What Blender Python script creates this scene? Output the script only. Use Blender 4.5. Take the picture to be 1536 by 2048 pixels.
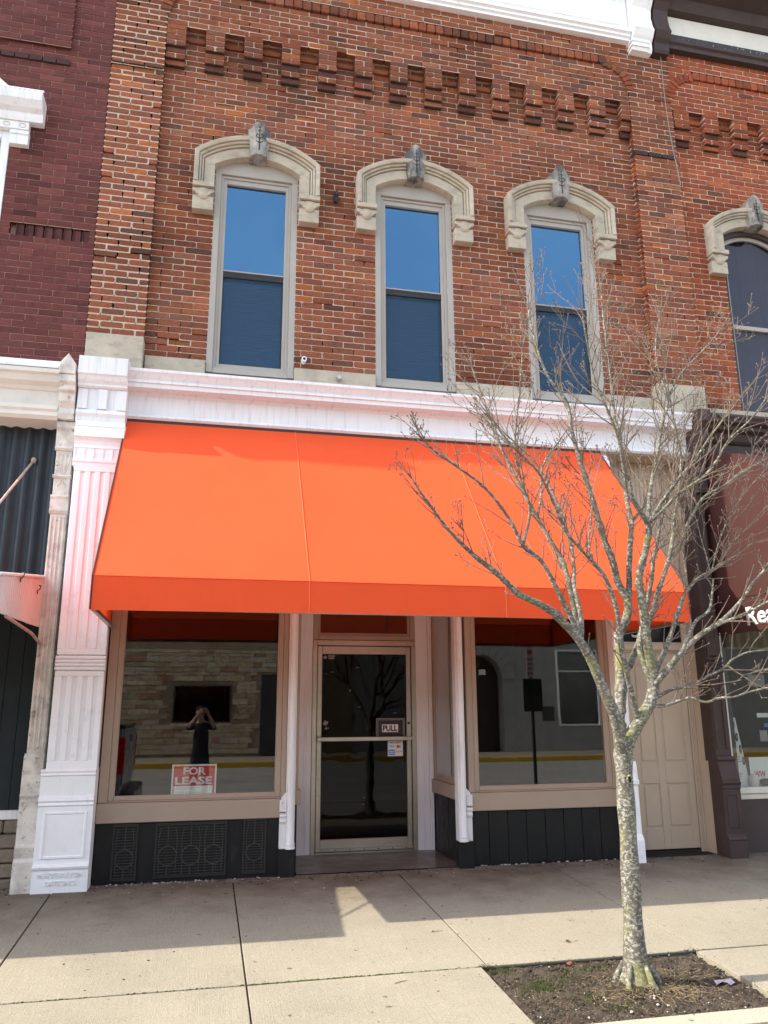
import bpy, bmesh, math, random
from mathutils import Matrix, Vector, noise as mnoise

for o in list(bpy.data.objects):
    bpy.data.objects.remove(o, do_unlink=True)
scene = bpy.context.scene
COL = scene.collection
rnd = random.Random(7)

# ---------------------------------------------------------------- camera
CAM = Vector((0.0, -7.5, 1.4))
PITCH, YAW, ROLL, FPX = 0.244278, 0.218273, -0.0055017, 1585.95
cp, sp, cy, sy, cr, sr = math.cos(PITCH), math.sin(PITCH), math.cos(YAW), math.sin(YAW), math.cos(ROLL), math.sin(ROLL)
FWD = Vector((sy*cp, cy*cp, sp)); RGT = Vector((cy, -sy, 0)); UPV = RGT.cross(FWD)
RGT2 = RGT*cr + UPV*sr; UP2 = -RGT*sr + UPV*cr
cam_d = bpy.data.cameras.new('camera'); cam = bpy.data.objects.new('camera', cam_d); COL.objects.link(cam)
cam_d.sensor_fit = 'HORIZONTAL'; cam_d.sensor_width = 36.0; cam_d.lens = FPX/1536*36.0
cam_d.clip_start = 0.02; cam_d.clip_end = 1000
cam.matrix_world = Matrix(((RGT2.x, UP2.x, -FWD.x, CAM.x), (RGT2.y, UP2.y, -FWD.y, CAM.y), (RGT2.z, UP2.z, -FWD.z, CAM.z), (0, 0, 0, 1)))
scene.camera = cam

# ---------------------------------------------------------------- sky, sun, exposure
SUN_DIR = Vector((1.0, -0.04, -1.0)).normalized()          # direction the light travels
world = bpy.data.worlds.new('World'); scene.world = world; world.use_nodes = True
wn = world.node_tree; bg = wn.nodes['Background']
sky = wn.nodes.new('ShaderNodeTexSky'); sky.sky_type = 'NISHITA'; sky.sun_disc = False
sky.sun_elevation = math.asin(-SUN_DIR.z)
sky.sun_rotation = math.atan2(-SUN_DIR.x, -SUN_DIR.y)
sky.air_density = 1.0; sky.dust_density = 1.6; sky.ozone_density = 1.0
hs = wn.nodes.new('ShaderNodeHueSaturation'); hs.inputs['Saturation'].default_value = 0.60
wn.links.new(sky.outputs[0], hs.inputs['Color'])
# a thin even veil of high cloud over the whole sky
wtc = wn.nodes.new('ShaderNodeTexCoord'); wno = wn.nodes.new('ShaderNodeTexNoise'); wno.inputs['Scale'].default_value = 3.2; wno.inputs['Detail'].default_value = 7; wno.inputs['Roughness'].default_value = .6
wn.links.new(wtc.outputs['Generated'], wno.inputs['Vector'])
wmr = wn.nodes.new('ShaderNodeMapRange'); wn.links.new(wno.outputs[0], wmr.inputs[0])
for _i, _v in zip((1, 2, 3, 4), (.48, .78, 0, .32)): wmr.inputs[_i].default_value = _v
wmx = wn.nodes.new('ShaderNodeMix'); wmx.data_type = 'RGBA'; wmx.inputs[7].default_value = (4.2, 4.2, 4.2, 1)
wn.links.new(wmr.outputs[0], wmx.inputs[0]); wn.links.new(hs.outputs[0], wmx.inputs[6]); wn.links.new(wmx.outputs[2], bg.inputs[0]); bg.inputs[1].default_value = 0.15
sl = bpy.data.lights.new('sun', 'SUN'); sl.energy = 2.0; sl.angle = math.radians(0.5); sl.color = (1.0, 0.94, 0.81)
sun = bpy.data.objects.new('sun', sl); COL.objects.link(sun); sun.location = (-20, 2, 20)
sun.rotation_euler = SUN_DIR.to_track_quat('-Z', 'Y').to_euler()
scene.view_settings.view_transform = 'Standard'; scene.view_settings.look = 'None'
scene.view_settings.gamma = 1; scene.view_settings.use_curve_mapping = False
scene.view_settings.exposure = 1.92
scene.cycles.max_bounces = 8; scene.cycles.diffuse_bounces = 4; scene.cycles.glossy_bounces = 4
scene.cycles.transparent_max_bounces = 16
scene.cycles.use_denoising = True

# ---------------------------------------------------------------- helpers
def in_frame(p, m=20):
    d = Vector(p)-CAM; z = d.dot(FWD)
    if z < 0.1: return False
    u = d.dot(RGT2)/z*FPX+768; v = -d.dot(UP2)/z*FPX+1024
    return -m < u < 1536+m and -m < v < 2048+m

WLOC = {}
def link(o, parent=None):
    COL.objects.link(o)
    if parent is not None:
        o.parent = parent
        o.matrix_parent_inverse = Matrix.Translation(-WLOC.get(parent, Vector((0, 0, 0))))
    return o
def tag(o, label=None, cat=None, group=None, kind=None):
    if label: o['label'] = label
    if cat: o['category'] = cat
    if group: o['group'] = group
    if kind: o['kind'] = kind
    return o
def thing(name, label, cat, loc=(0, 0, 0), group=None):
    o = bpy.data.objects.new(name, None); o.empty_display_size = 0.2
    COL.objects.link(o); o.location = loc; WLOC[o] = Vector(loc)
    return tag(o, label, cat, group)

class B:
    def __init__(s): s.v = []; s.f = []; s.c = []
    def add(s, vs, fs):
        n = len(s.v); s.v += [tuple(v) for v in vs]; s.f += [tuple(i+n for i in f) for f in fs]; return s
    def box(s, x0, x1, y0, y1, z0, z1):
        return s.add([(x0,y0,z0),(x1,y0,z0),(x1,y1,z0),(x0,y1,z0),(x0,y0,z1),(x1,y0,z1),(x1,y1,z1),(x0,y1,z1)],
                     [(0,3,2,1),(4,5,6,7),(0,1,5,4),(1,2,6,5),(2,3,7,6),(3,0,4,7)])
    def frame(s, x0, x1, z0, z1, w, y0, y1, wb=None, wt=None):
        """picture frame in the XZ plane, butted ends"""
        wb = w if wb is None else wb; wt = w if wt is None else wt
        s.box(x0, x0+w, y0, y1, z0, z1); s.box(x1-w, x1, y0, y1, z0, z1)
        s.box(x0+w, x1-w, y0+.001, y1, z0, z0+wb); s.box(x0+w, x1-w, y0+.001, y1, z1-wt, z1); return s
    def prism(s, poly, a, b, axis='Y'):
        """closed polygon extruded between a and b along axis; poly is (X,Z) for Y, (Y,Z) for X, (X,Y) for Z"""
        n = len(poly)
        def P(p, t):
            return (p[0], t, p[1]) if axis == 'Y' else (t, p[0], p[1]) if axis == 'X' else (p[0], p[1], t)
        vs = [P(p, a) for p in poly]+[P(p, b) for p in poly]
        fs = [tuple(range(n)), tuple(range(2*n-1, n-1, -1))]+[(i, i+n, (i+1) % n+n, (i+1) % n) for i in range(n)]
        return s.add(vs, fs)
    def tube(s, pts, rads, n=8, cap=True):
        pts = [Vector(p) for p in pts]
        if not hasattr(rads, '__len__'): rads = [rads]*len(pts)
        t0 = (pts[1]-pts[0]).normalized()
        ref = Vector((0, 0, 1)) if abs(t0.z) < .9 else Vector((0, 1, 0))
        u = t0.cross(ref).normalized(); base = len(s.v); m = len(pts)
        for i, p in enumerate(pts):
            t = (pts[min(i+1, m-1)]-pts[max(i-1, 0)])
            t = t.normalized() if t.length > 1e-9 else t0
            u = (u-t*u.dot(t)).normalized(); w = t.cross(u)
            for k in range(n):
                a = 2*math.pi*k/n; s.v.append(tuple(p+(u*math.cos(a)+w*math.sin(a))*rads[i]))
        for i in range(m-1):
            for k in range(n):
                a = base+i*n+k; b = base+i*n+(k+1) % n; s.f.append((a, b, b+n, a+n))
        if cap:
            s.f.append(tuple(base+k for k in range(n-1, -1, -1))); s.f.append(tuple(base+(m-1)*n+k for k in range(n)))
        return s
    def lathe(s, prof, cx, cy_, n=16, z0=0):
        base = len(s.v)
        for r, z in prof:
            for k in range(n):
                a = 2*math.pi*k/n; s.v.append((cx+r*math.cos(a), cy_+r*math.sin(a), z+z0))
        m = len(prof)
        for i in range(m-1):
            for k in range(n):
                a = base+i*n+k; b = base+i*n+(k+1) % n; s.f.append((a, b, b+n, a+n))
        s.f.append(tuple(base+k for k in range(n-1, -1, -1))); s.f.append(tuple(base+(m-1)*n+k for k in range(n)))
        return s
    def ell(s, c, r, n=10, m=6):
        base = len(s.v)
        for i in range(1, m):
            t = math.pi*i/m
            for k in range(n):
                a = 2*math.pi*k/n; s.v.append((c[0]+r[0]*math.sin(t)*math.cos(a), c[1]+r[1]*math.sin(t)*math.sin(a), c[2]+r[2]*math.cos(t)))
        top = len(s.v); s.v.append((c[0], c[1], c[2]+r[2])); s.v.append((c[0], c[1], c[2]-r[2]))
        for k in range(n):
            s.f.append((top, base+k, base+(k+1) % n)); s.f.append((top+1, base+(m-2)*n+(k+1) % n, base+(m-2)*n+k))
        for i in range(m-2):
            for k in range(n):
                a = base+i*n+k; b = base+i*n+(k+1) % n; s.f.append((a, a+n, b+n, b))
        return s
    def build(s, name, mat, parent=None, smooth=False, bevel=0, kind=None, label=None, fix=True):
        me = bpy.data.meshes.new(name); me.from_pydata(s.v, [], s.f)
        if fix or bevel:
            bm = bmesh.new(); bm.from_mesh(me)
            if fix: bmesh.ops.recalc_face_normals(bm, faces=bm.faces)
            if bevel:
                es = [e for e in bm.edges if len(e.link_faces) == 2 and e.calc_face_angle(0) > .6]
                bmesh.ops.bevel(bm, geom=es, offset=bevel, segments=1, profile=.5, affect='EDGES', clamp_overlap=True)
            bm.to_mesh(me); bm.free()
        if smooth:
            me.polygons.foreach_set('use_smooth', [True]*len(me.polygons))
            if smooth != 'all':
                try: me.set_sharp_from_angle(angle=math.radians(40))
                except Exception: pass
        if mat: me.materials.append(mat)
        o = bpy.data.objects.new(name, me); link(o, parent)
        return tag(o, label, None, None, kind)

def arc_pts(x0, x1, zs, rise, n):
    """segmental arch from (x0,zs) to (x1,zs)"""
    h = (x1-x0)/2; R = (h*h+rise*rise)/(2*rise); zc = zs+rise-R; cx = (x0+x1)/2; a = math.asin(h/R)
    return [(cx+R*math.sin(-a+2*a*i/n), zc+R*math.cos(-a+2*a*i/n)) for i in range(n+1)]

def text(name, s, mat, parent, box, y, ext=.002, bold=.0, side='front', label=None, spacing=1.0):
    """flat lettering fitted in box=(a0,a1,z0,z1) on plane y ('front' faces -Y, 'left' faces -X with y = X, 'flat' in local XY)"""
    cu = bpy.data.curves.new(name, 'FONT'); cu.body = s; cu.size = 1; cu.extrude = 0.0; cu.offset = bold
    cu.align_x = 'LEFT'; cu.space_character = spacing; cu.resolution_u = 3
    t = bpy.data.objects.new('tmp', cu); COL.objects.link(t)
    dg = bpy.context.evaluated_depsgraph_get(); dg.update()
    me = bpy.data.meshes.new_from_object(t.evaluated_get(dg)); bpy.data.objects.remove(t)
    bpy.data.curves.remove(cu); me.name = name
    xs = [v.co.x for v in me.vertices]; ys = [v.co.y for v in me.vertices]
    ax, bx, ay, by = min(xs), max(xs), min(ys), max(ys)
    a0, a1, z0, z1 = box
    bm = bmesh.new(); bm.from_mesh(me)
    if ext:
        r = bmesh.ops.extrude_face_region(bm, geom=bm.faces[:])
        for v in r['geom']:
            if isinstance(v, bmesh.types.BMVert): v.co.z += 1.0
    for v in bm.verts:
        u = a0+(v.co.x-ax)/(bx-ax)*(a1-a0); w = z0+(v.co.y-ay)/(by-ay)*(z1-z0); d = v.co.z*ext
        v.co = (u, y-d, w) if side == 'front' else (y-d, -u, w)
    bmesh.ops.recalc_face_normals(bm, faces=bm.faces)
    bm.to_mesh(me); bm.free(); me.materials.clear(); me.materials.append(mat)
    return tag(link(bpy.data.objects.new(name, me), parent), label)

# ---------------------------------------------------------------- materials
def nt(name):
    m = bpy.data.materials.new(name); m.use_nodes = True; n = m.node_tree
    return m, n, n.nodes['Principled BSDF']
def N(n, t, **k):
    x = n.nodes.new(t)
    for a, b in k.items(): setattr(x, a, b)
    return x
def c4(c): return (c[0], c[1], c[2], 1)
def noise(n, vec, scale, detail=5, rough=.6, dist=0):
    x = N(n, 'ShaderNodeTexNoise'); x.inputs['Scale'].default_value = scale; x.inputs['Detail'].default_value = detail
    x.inputs['Roughness'].default_value = rough; x.inputs['Distortion'].default_value = dist
    n.links.new(vec, x.inputs['Vector']); return x.outputs[0]
def rng(n, fac, a, b, lo=0, hi=1):
    x = N(n, 'ShaderNodeMapRange'); n.links.new(fac, x.inputs[0])
    for i, v in zip((1, 2, 3, 4), (a, b, lo, hi)): x.inputs[i].default_value = v
    return x.outputs[0]
def mix(n, fac, a, b, mode='MIX'):
    x = N(n, 'ShaderNodeMix', data_type='RGBA', blend_type=mode)
    for sock, v in ((x.inputs[0], fac), (x.inputs[6], a), (x.inputs[7], b)):
        if hasattr(v, 'links'): n.links.new(v, sock)
        else: sock.default_value = v if not isinstance(v, tuple) else c4(v)
    return x.outputs[2]
def coords(n, sc=None):
    t = N(n, 'ShaderNodeTexCoord').outputs['Object']
    if sc:
        m = N(n, 'ShaderNodeMapping'); m.inputs['Scale'].default_value = sc; n.links.new(t, m.inputs[0]); return m.outputs[0]
    return t
def bump(n, p, h, strength, dist):
    b = N(n, 'ShaderNodeBump'); b.inputs['Strength'].default_value = strength; b.inputs['Distance'].default_value = dist
    n.links.new(h, b.inputs['Height']); n.links.new(b.outputs[0], p.inputs['Normal'])
def mat(name, col, rough=.6, var=.12, vs=5, bs=70, bd=.0015, bstr=.5, metal=0, spec=.3, dirt=(), stretch=None, emit=None):
    """dirt: list of (colour, noise scale, lo, hi, amount[, stretch])"""
    m, n, p = nt(name); v = coords(n, stretch)
    f = noise(n, v, vs)
    c = mix(n, rng(n, f, .3, .7), tuple(x*(1-var) for x in col), tuple(min(1, x*(1+var)) for x in col))
    for d in dirt:
        dv = coords(n, d[5]) if len(d) > 5 else v
        dn = noise(n, dv, d[1], 7, .65)
        c = mix(n, rng(n, dn, d[2], d[3], 0, d[4]), c, tuple(d[0]))
    n.links.new(c, p.inputs['Base Color'])
    r = rng(n, noise(n, v, vs*2.3), .3, .7, max(0, rough-.08), min(1, rough+.08)); n.links.new(r, p.inputs['Roughness'])
    p.inputs['Metallic'].default_value = metal; p.inputs['Specular IOR Level'].default_value = spec
    if bd: bump(n, p, noise(n, v, bs, 4), bstr, bd)
    return m
def brickmat(name, soot=.5, sheen=.92, bscale=110, bd=.004, var=.3):
    m, n, p = nt(name); v = coords(n)
    a = N(n, 'ShaderNodeAttribute', attribute_name='bc').outputs['Color']
    f = noise(n, v, 34, 6, .7)
    c = mix(n, 1.0, a, mix(n, rng(n, f, .3, .7), (1-var, 1-var, 1-var), (1+var, 1+var, 1+var)), 'MULTIPLY')
    s1 = rng(n, noise(n, v, 1.6, 6, .7), .52, .72, 0, soot)
    c = mix(n, s1, c, mix(n, 1.0, c, (.42, .42, .45), 'MULTIPLY'))
    s2 = rng(n, noise(n, v, 13, 8, .75), .52, .70, 0, .70)
    c = mix(n, s2, c, mix(n, 1.0, c, (.5, .5, .52), 'MULTIPLY'))
    s3 = rng(n, noise(n, v, 160, 3, .6), .66, .74, 0, .22)
    c = mix(n, s3, c, (.45, .34, .27))
    n.links.new(c, p.inputs['Base Color']); p.inputs['Roughness'].default_value = sheen
    p.inputs['Specular IOR Level'].default_value = .08
    bump(n, p, noise(n, v, bscale, 6, .7), .8, bd)
    return m
def glass(name, k=2.0, tint=(.9, .92, .92), gcol=(1, 1, 1), rough=0.0, wob=0.0, wscale=1.5):
    m, n, p = nt(name); n.nodes.remove(p); out = n.nodes['Material Output']
    fr = N(n, 'ShaderNodeFresnel'); fr.inputs[0].default_value = 1.5
    g = N(n, 'ShaderNodeNewGeometry')
    inv = N(n, 'ShaderNodeMath', operation='SUBTRACT'); inv.inputs[0].default_value = 1; n.links.new(g.outputs['Backfacing'], inv.inputs[1])
    m1 = N(n, 'ShaderNodeMath', operation='MULTIPLY', use_clamp=True); m1.inputs[1].default_value = k; n.links.new(fr.outputs[0], m1.inputs[0])
    m2 = N(n, 'ShaderNodeMath', operation='MULTIPLY'); n.links.new(m1.outputs[0], m2.inputs[0]); n.links.new(inv.outputs[0], m2.inputs[1])
    tr = N(n, 'ShaderNodeBsdfTransparent'); tr.inputs[0].default_value = c4(tint)
    gl = N(n, 'ShaderNodeBsdfGlossy'); gl.inputs['Color'].default_value = c4(gcol); gl.inputs['Roughness'].default_value = rough
    if wob:
        b = N(n, 'ShaderNodeBump'); b.inputs['Strength'].default_value = wob; b.inputs['Distance'].default_value = .02
        n.links.new(noise(n, coords(n), wscale, 1), b.inputs['Height']); n.links.new(b.outputs[0], gl.inputs['Normal'])
    mx = N(n, 'ShaderNodeMixShader'); n.links.new(m2.outputs[0], mx.inputs[0]); n.links.new(tr.outputs[0], mx.inputs[1]); n.links.new(gl.outputs[0], mx.inputs[2])
    n.links.new(mx.outputs[0], out.inputs[0]); return m
def fabric(name, col, trans=.3, dirtamt=.12):
    m, n, p = nt(name); out = n.nodes['Material Output']; v = coords(n)
    c = mix(n, rng(n, noise(n, v, 3, 6, .65), .3, .7), tuple(x*.975 for x in col), tuple(min(1, x*1.02) for x in col))
    c = mix(n, rng(n, noise(n, coords(n, (9, 1, .6)), 2.2, 6, .7), .5, .8, 0, dirtamt), c, tuple(x*.55+.05 for x in col))
    c = mix(n, rng(n, noise(n, v, 1.3, 8, .72), .55, .8, 0, dirtamt*2.2), c, tuple(x*.72+.03 for x in col))
    n.links.new(c, p.inputs['Base Color']); p.inputs['Roughness'].default_value = .75; p.inputs['Specular IOR Level'].default_value = .2
    wv = N(n, 'ShaderNodeTexWave', bands_direction='X'); wv.inputs['Scale'].default_value = 260; n.links.new(v, wv.inputs['Vector'])
    bump(n, p, wv.outputs['Fac'], .15, .0006)
    t = N(n, 'ShaderNodeBsdfTranslucent'); n.links.new(c, t.inputs[0])
    mx = N(n, 'ShaderNodeMixShader'); mx.inputs[0].default_value = trans
    n.links.new(p.outputs[0], mx.inputs[1]); n.links.new(t.outputs[0], mx.inputs[2]); n.links.new(mx.outputs[0], out.inputs[0]); return m

MT = {}
MT['brick'] = brickmat('brick_red', .5, var=.22)
MT['brick_m'] = brickmat('brick_maroon', .25, .6, 70, .0015, .12)
MT['mortar'] = mat('mortar_pale', (.50, .385, .29), .95, .22, 9, 160, .003, .8, dirt=[((.12, .10, .09), 5, .6, .75, .45)])
MT['mortar_m'] = mat('mortar_maroon_wall', (.34, .215, .175), .95, .15, 9, 160, .002)
MT['stone'] = mat('sandstone', (.44, .380, .290), .85, .14, 4, 90, .003, .7, dirt=[((.15, .13, .11), 7, .52, .75, .6, (1, 1, 2.2)), ((.50, .34, .19), 5, .56, .75, .3), ((.10, .09, .08), 22, .6, .74, .45)])
MT['stone_soot'] = mat('sandstone_sooted', (.30, .275, .24), .85, .35, 9, 90, .003, .7, dirt=[((.05, .05, .055), 7, .45, .6, .85, (1, 1, .4))])
MT['groove_shade'] = mat('hollow_shade', (.03, .03, .03), .9, .2)  # near-black paint for shade in carved grooves and the knot hollow
MT['frame_up'] = mat('greige_window_paint', (.37, .335, .29), .5, .05, 3, 60, .0005)
MT['white'] = mat('white_paint', (.76, .755, .75), .5, .04, 3, 50, .001, .5, dirt=[((.34, .32, .30), 3.5, .52, .8, .55, (7, 7, .45)), ((.30, .24, .20), 60, .66, .72, .4), ((.35, .30, .26), 26, .68, .78, .35)])
MT['white_clean'] = mat('white_paint_clean', (.86, .86, .86), .5, .03, 3, 50, .0015, .5, dirt=[((.45, .43, .41), 9, .58, .8, .45), ((.36, .33, .30), 4, .58, .82, .28, (5, 5, .6)), ((.22, .17, .13), 70, .70, .75, .5)])
MT['cream_rough'] = mat('weathered_cream_iron', (.66, .61, .54), .75, .18, 9, 45, .004, .9, dirt=[((.16, .09, .05), 16, .6, .68, .8), ((.22, .18, .15), 5, .5, .7, .55)])
MT['cream'] = mat('cream_paint', (.66, .62, .54), .55, .06, 4, 60, .001, dirt=[((.30, .26, .20), 6, .58, .78, .4)])
MT['taupe'] = mat('taupe_trim', (.365, .285, .215), .55, .05, 3, 60, .0006, dirt=[((.2, .16, .14), 8, .62, .8, .35)])
MT['tan'] = mat('tan_paint', (.55, .44, .325), .55, .05, 3, 60, .001, dirt=[((.28, .23, .18), 8, .62, .8, .35)])
MT['brown'] = mat('dark_brown_paint', (.056, .036, .032), .6, .15, 4, 60, .001, dirt=[((.12, .10, .10), 14, .62, .75, .5)])
MT['brownmatt'] = mat('brown_bulkhead', (.075, .054, .050), .7, .1, 4, 60, .001)
MT['black'] = mat('black_green_paint', (.0085, .0095, .0095), .5, .2, 4, 40, .002, dirt=[((.05, .05, .047), 20, .68, .75, .5), ((.045, .042, .038), 3.5, .55, .8, .6, (3, 3, .8))])
MT['steel_dark'] = mat('dark_corrugated_paint', (.022, .03, .036), .45, .2, 5, 60, .001, dirt=[((.16, .18, .19), 40, .66, .74, .5, (1, 1, .4))])
MT['alu'] = mat('aluminium_satin', (.46, .43, .37), .38, .1, 6, 80, .0006, metal=.75, dirt=[((.2, .17, .13), 12, .6, .75, .5)])
MT['iron'] = mat('blackened_iron', (.026, .026, .026), .6, .2)
MT['concrete'] = None
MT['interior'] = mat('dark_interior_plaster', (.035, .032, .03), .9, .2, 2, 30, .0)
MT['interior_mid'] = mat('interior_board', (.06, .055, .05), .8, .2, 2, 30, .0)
MT['glass_shop'] = glass('shop_glass', 2.2, (.86, .88, .87), wob=.012)
MT['glass_up'] = glass('upper_glass', 6.0, (.5, .6, .7), (.27, .62, 1.0), wob=.07, wscale=2.4)
MT['glass_low'] = glass('upper_glass_behind_screen', 5.5, (.5, .56, .62), (.25, .68, 1.0), wob=.03)
MT['orange'] = fabric('orange_canvas', (.90, .105, .029), .22, .11)
MT['maroon_cloth'] = fabric('maroon_canvas', (.064, .024, .020), .08, .2)
MT['seam'] = mat('seam_thread', (.85, .17, .06), .7, .05)
MT['piping'] = mat('dark_piping', (.06, .03, .025), .6, .1)
MT['signred'] = mat('sign_red', (.55, .045, .04), .5, .04, bd=0)
MT['signwhite'] = mat('sign_white', (.78, .78, .76), .5, .02, bd=0)
MT['ink'] = mat('sign_ink', (.02, .02, .025), .6, .1, bd=0)
MT['blue'] = mat('sign_blue', (.06, .16, .42), .5, .05, bd=0)

# ================================================================ ground and pavement
SL = 0.042
def gz(y): return SL*min(y, 0.0) if y > -3.5 else SL*-3.5
def concrete(name, col, stain):
    m, n, p = nt(name); v = coords(n)
    c = mix(n, rng(n, noise(n, v, 1.1, 6, .65), .3, .7), tuple(x*.86 for x in col), tuple(x*1.12 for x in col))
    c = mix(n, rng(n, noise(n, v, 150, 3, .6), .38, .64), mix(n, 1.0, c, (.74, .74, .74), 'MULTIPLY'), mix(n, 1.0, c, (1.18, 1.18, 1.16), 'MULTIPLY'))
    c = mix(n, rng(n, noise(n, coords(n, (150, 3, 1)), 1, 2), .40, .62, 0, .45), c, mix(n, 1.0, c, (.84, .84, .84), 'MULTIPLY'))
    c = mix(n, rng(n, noise(n, v, 5, 8, .7), .6, .75, 0, .5), c, stain)
    c = mix(n, rng(n, noise(n, v, 24, 5, .7), .70, .76, 0, .7), c, tuple(x*.5 for x in stain))
    # ragged stained band along the shop fronts, deepened to add shade under the awning
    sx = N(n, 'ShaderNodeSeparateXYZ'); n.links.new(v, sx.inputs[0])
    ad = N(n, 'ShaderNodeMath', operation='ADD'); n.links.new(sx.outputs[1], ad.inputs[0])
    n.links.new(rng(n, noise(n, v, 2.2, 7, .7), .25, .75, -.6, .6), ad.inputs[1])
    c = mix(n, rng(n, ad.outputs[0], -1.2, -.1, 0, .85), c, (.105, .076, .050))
    c = mix(n, rng(n, noise(n, v, 17, 2, .4), .735, .75, 0, .75), c, (.06, .05, .04))
    c = mix(n, rng(n, noise(n, v, .55, 5, .6), .5, .75, 0, .45), c, mix(n, 1.0, c, (.72, .70, .66), 'MULTIPLY'))
    n.links.new(c, p.inputs['Base Color']); p.inputs['Roughness'].default_value = .85; p.inputs['Specular IOR Level'].default_value = .25
    br = noise(n, coords(n, (260, 6, 1)), 1, 2); gr = noise(n, v, 330, 2)
    mm = N(n, 'ShaderNodeMath', operation='ADD'); n.links.new(br, mm.inputs[0]); n.links.new(gr, mm.inputs[1])
    bump(n, p, mm.outputs[0], .6, .004); return m
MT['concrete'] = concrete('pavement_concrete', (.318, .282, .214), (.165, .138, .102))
MT['apron'] = mat('dirty_apron_concrete', (.16, .135, .11), .9, .3, 9, 60, .006, .9, dirt=[((.05, .04, .03), 7, .5, .68, .8), ((.4, .37, .33), 50, .68, .74, .6)])
MT['kerb'] = concrete('kerb_concrete', (.42, .375, .29), (.22, .185, .14))
MT['asphalt'] = mat('worn_street_concrete', (.27, .255, .225), .9, .12, 1.2, 120, .003, dirt=[((.10, .095, .09), .8, .55, .75, .5)])
MT['earthbase'] = mat('dark_joint_dirt', (.018, .014, .010), .95, .3, 30)
MT['yellow'] = mat('yellow_kerb_paint', (.50, .31, .03), .7, .15, 3, 60, .002, dirt=[((.25, .2, .1), 6, .55, .75, .5)])

b = B(); b.add([(-200, -300, -.34), (200, -300, -.34), (200, 200, -.34), (-200, 200, -.34)], [(0, 1, 2, 3)])
tag(b.build('ground', MT['asphalt'], fix=False), kind='structure')
b = B(); b.add([(-60, -18.4, -.30), (60, -18.4, -.30), (60, -3.5, -.30), (-60, -3.5, -.30)], [(0, 1, 2, 3)])
street = tag(b.build('street', MT['asphalt'], fix=False), kind='structure')
b = B()
for i in range(3):
    y = -6.3-3.4*i
    b.add([(-60, y-.012, -.296), (60, y-.012, -.296), (60, y+.012, -.296), (-60, y+.012, -.296)], [(0, 1, 2, 3)])
b.build('street_joint', MT['earthbase'], street, fix=False)
# base under the slabs
b = B()
for xa, xb, ya, yb in ((-30, 1.70, -3.49, 0), (3.14, 40, -3.49, 0), (1.70, 3.14, -2.47, 0), (1.70, 3.14, -3.49, -3.325)):
    b.add([(xa, ya, gz(ya)-.010), (xb, ya, gz(ya)-.010), (xb, yb, gz(yb)-.010), (xa, yb, gz(yb)-.010)], [(0, 1, 2, 3)])
b.add([(-30, 0, -.010), (40, 0, -.010), (40, 10, -.010), (-30, 10, -.010)], [(0, 1, 2, 3)])
sidewalk = tag(b.build('sidewalk', MT['earthbase'], fix=False), kind='structure')
def slab(x0, x1, y0, y1, name='slab', m=None, par=None, g=.005, lift=0.0, j=.002):
    bb = B(); x0 += g; x1 -= g; y0 += g; y1 -= g; e = .003
    z = lambda y: gz(y)+lift
    dz = [rnd.uniform(-j, j) for _ in range(4)]
    cs = [(x0, y0), (x1, y0), (x1, y1), (x0, y1)]
    ins = [(x0+e, y0+e), (x1-e, y0+e), (x1-e, y1-e), (x0+e, y1-e)]
    vs = [(p[0], p[1], z(p[1])-.09) for p in cs]+[(p[0], p[1], z(p[1])-e+dz[i]) for i, p in enumerate(cs)]+[(p[0], p[1], z(p[1])+dz[i]) for i, p in enumerate(ins)]
    bb.add(vs, [(8, 9, 10, 11)]+[(i+4, (i+1) % 4+4, (i+1) % 4+8, i+8) for i in range(4)]+[(i, (i+1) % 4, (i+1) % 4+4, i+4) for i in range(4)])
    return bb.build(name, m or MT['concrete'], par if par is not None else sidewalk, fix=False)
JX = [-5.43, -3.995, -2.56, -1.122, .308, 1.748, 3.185, 4.615, 6.05, 7.49, 8.93]
for a, c in zip(JX, JX[1:]):
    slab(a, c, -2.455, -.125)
    slab(a+.3, c+.3, -.121, .03, 'apron_strip', MT['apron'], None, .002, -.006, .004)
for a, c in zip(JX, JX[1:]):
    if a == 1.748: continue
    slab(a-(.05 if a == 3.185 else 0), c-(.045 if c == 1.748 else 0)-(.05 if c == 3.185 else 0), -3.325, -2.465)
# kerb stones
kx = [-8.0+3.1*i for i in range(7)]
b = B()
for a, c in zip(kx, kx[1:]):
    slab(a, c, -3.50, -3.33, 'kerbstone', MT['kerb'], sidewalk, .004, .004)
    bb = B(); bb.box(a+.004, c-.004, -3.498, -3.34, -.31, gz(-3.5)-.085); bb.build('kerb_face', MT['kerb'], sidewalk)
# entry floor of the recessed door
b = B(); b.add([(.86, -.004, .004), (2.39, -.004, .004), (2.37, .98, .012), (.88, .98, .012)], [(0, 1, 2, 3)])
mwet = mat('stained_entry_floor', (.13, .105, .085), .35, .35, 3, 60, .001, .5, spec=.5, dirt=[((.03, .025, .02), 6, .5, .7, .8), ((.22, .19, .16), 3, .55, .7, .5)])
b.build('entry_floor', mwet, sidewalk, fix=False)

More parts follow.
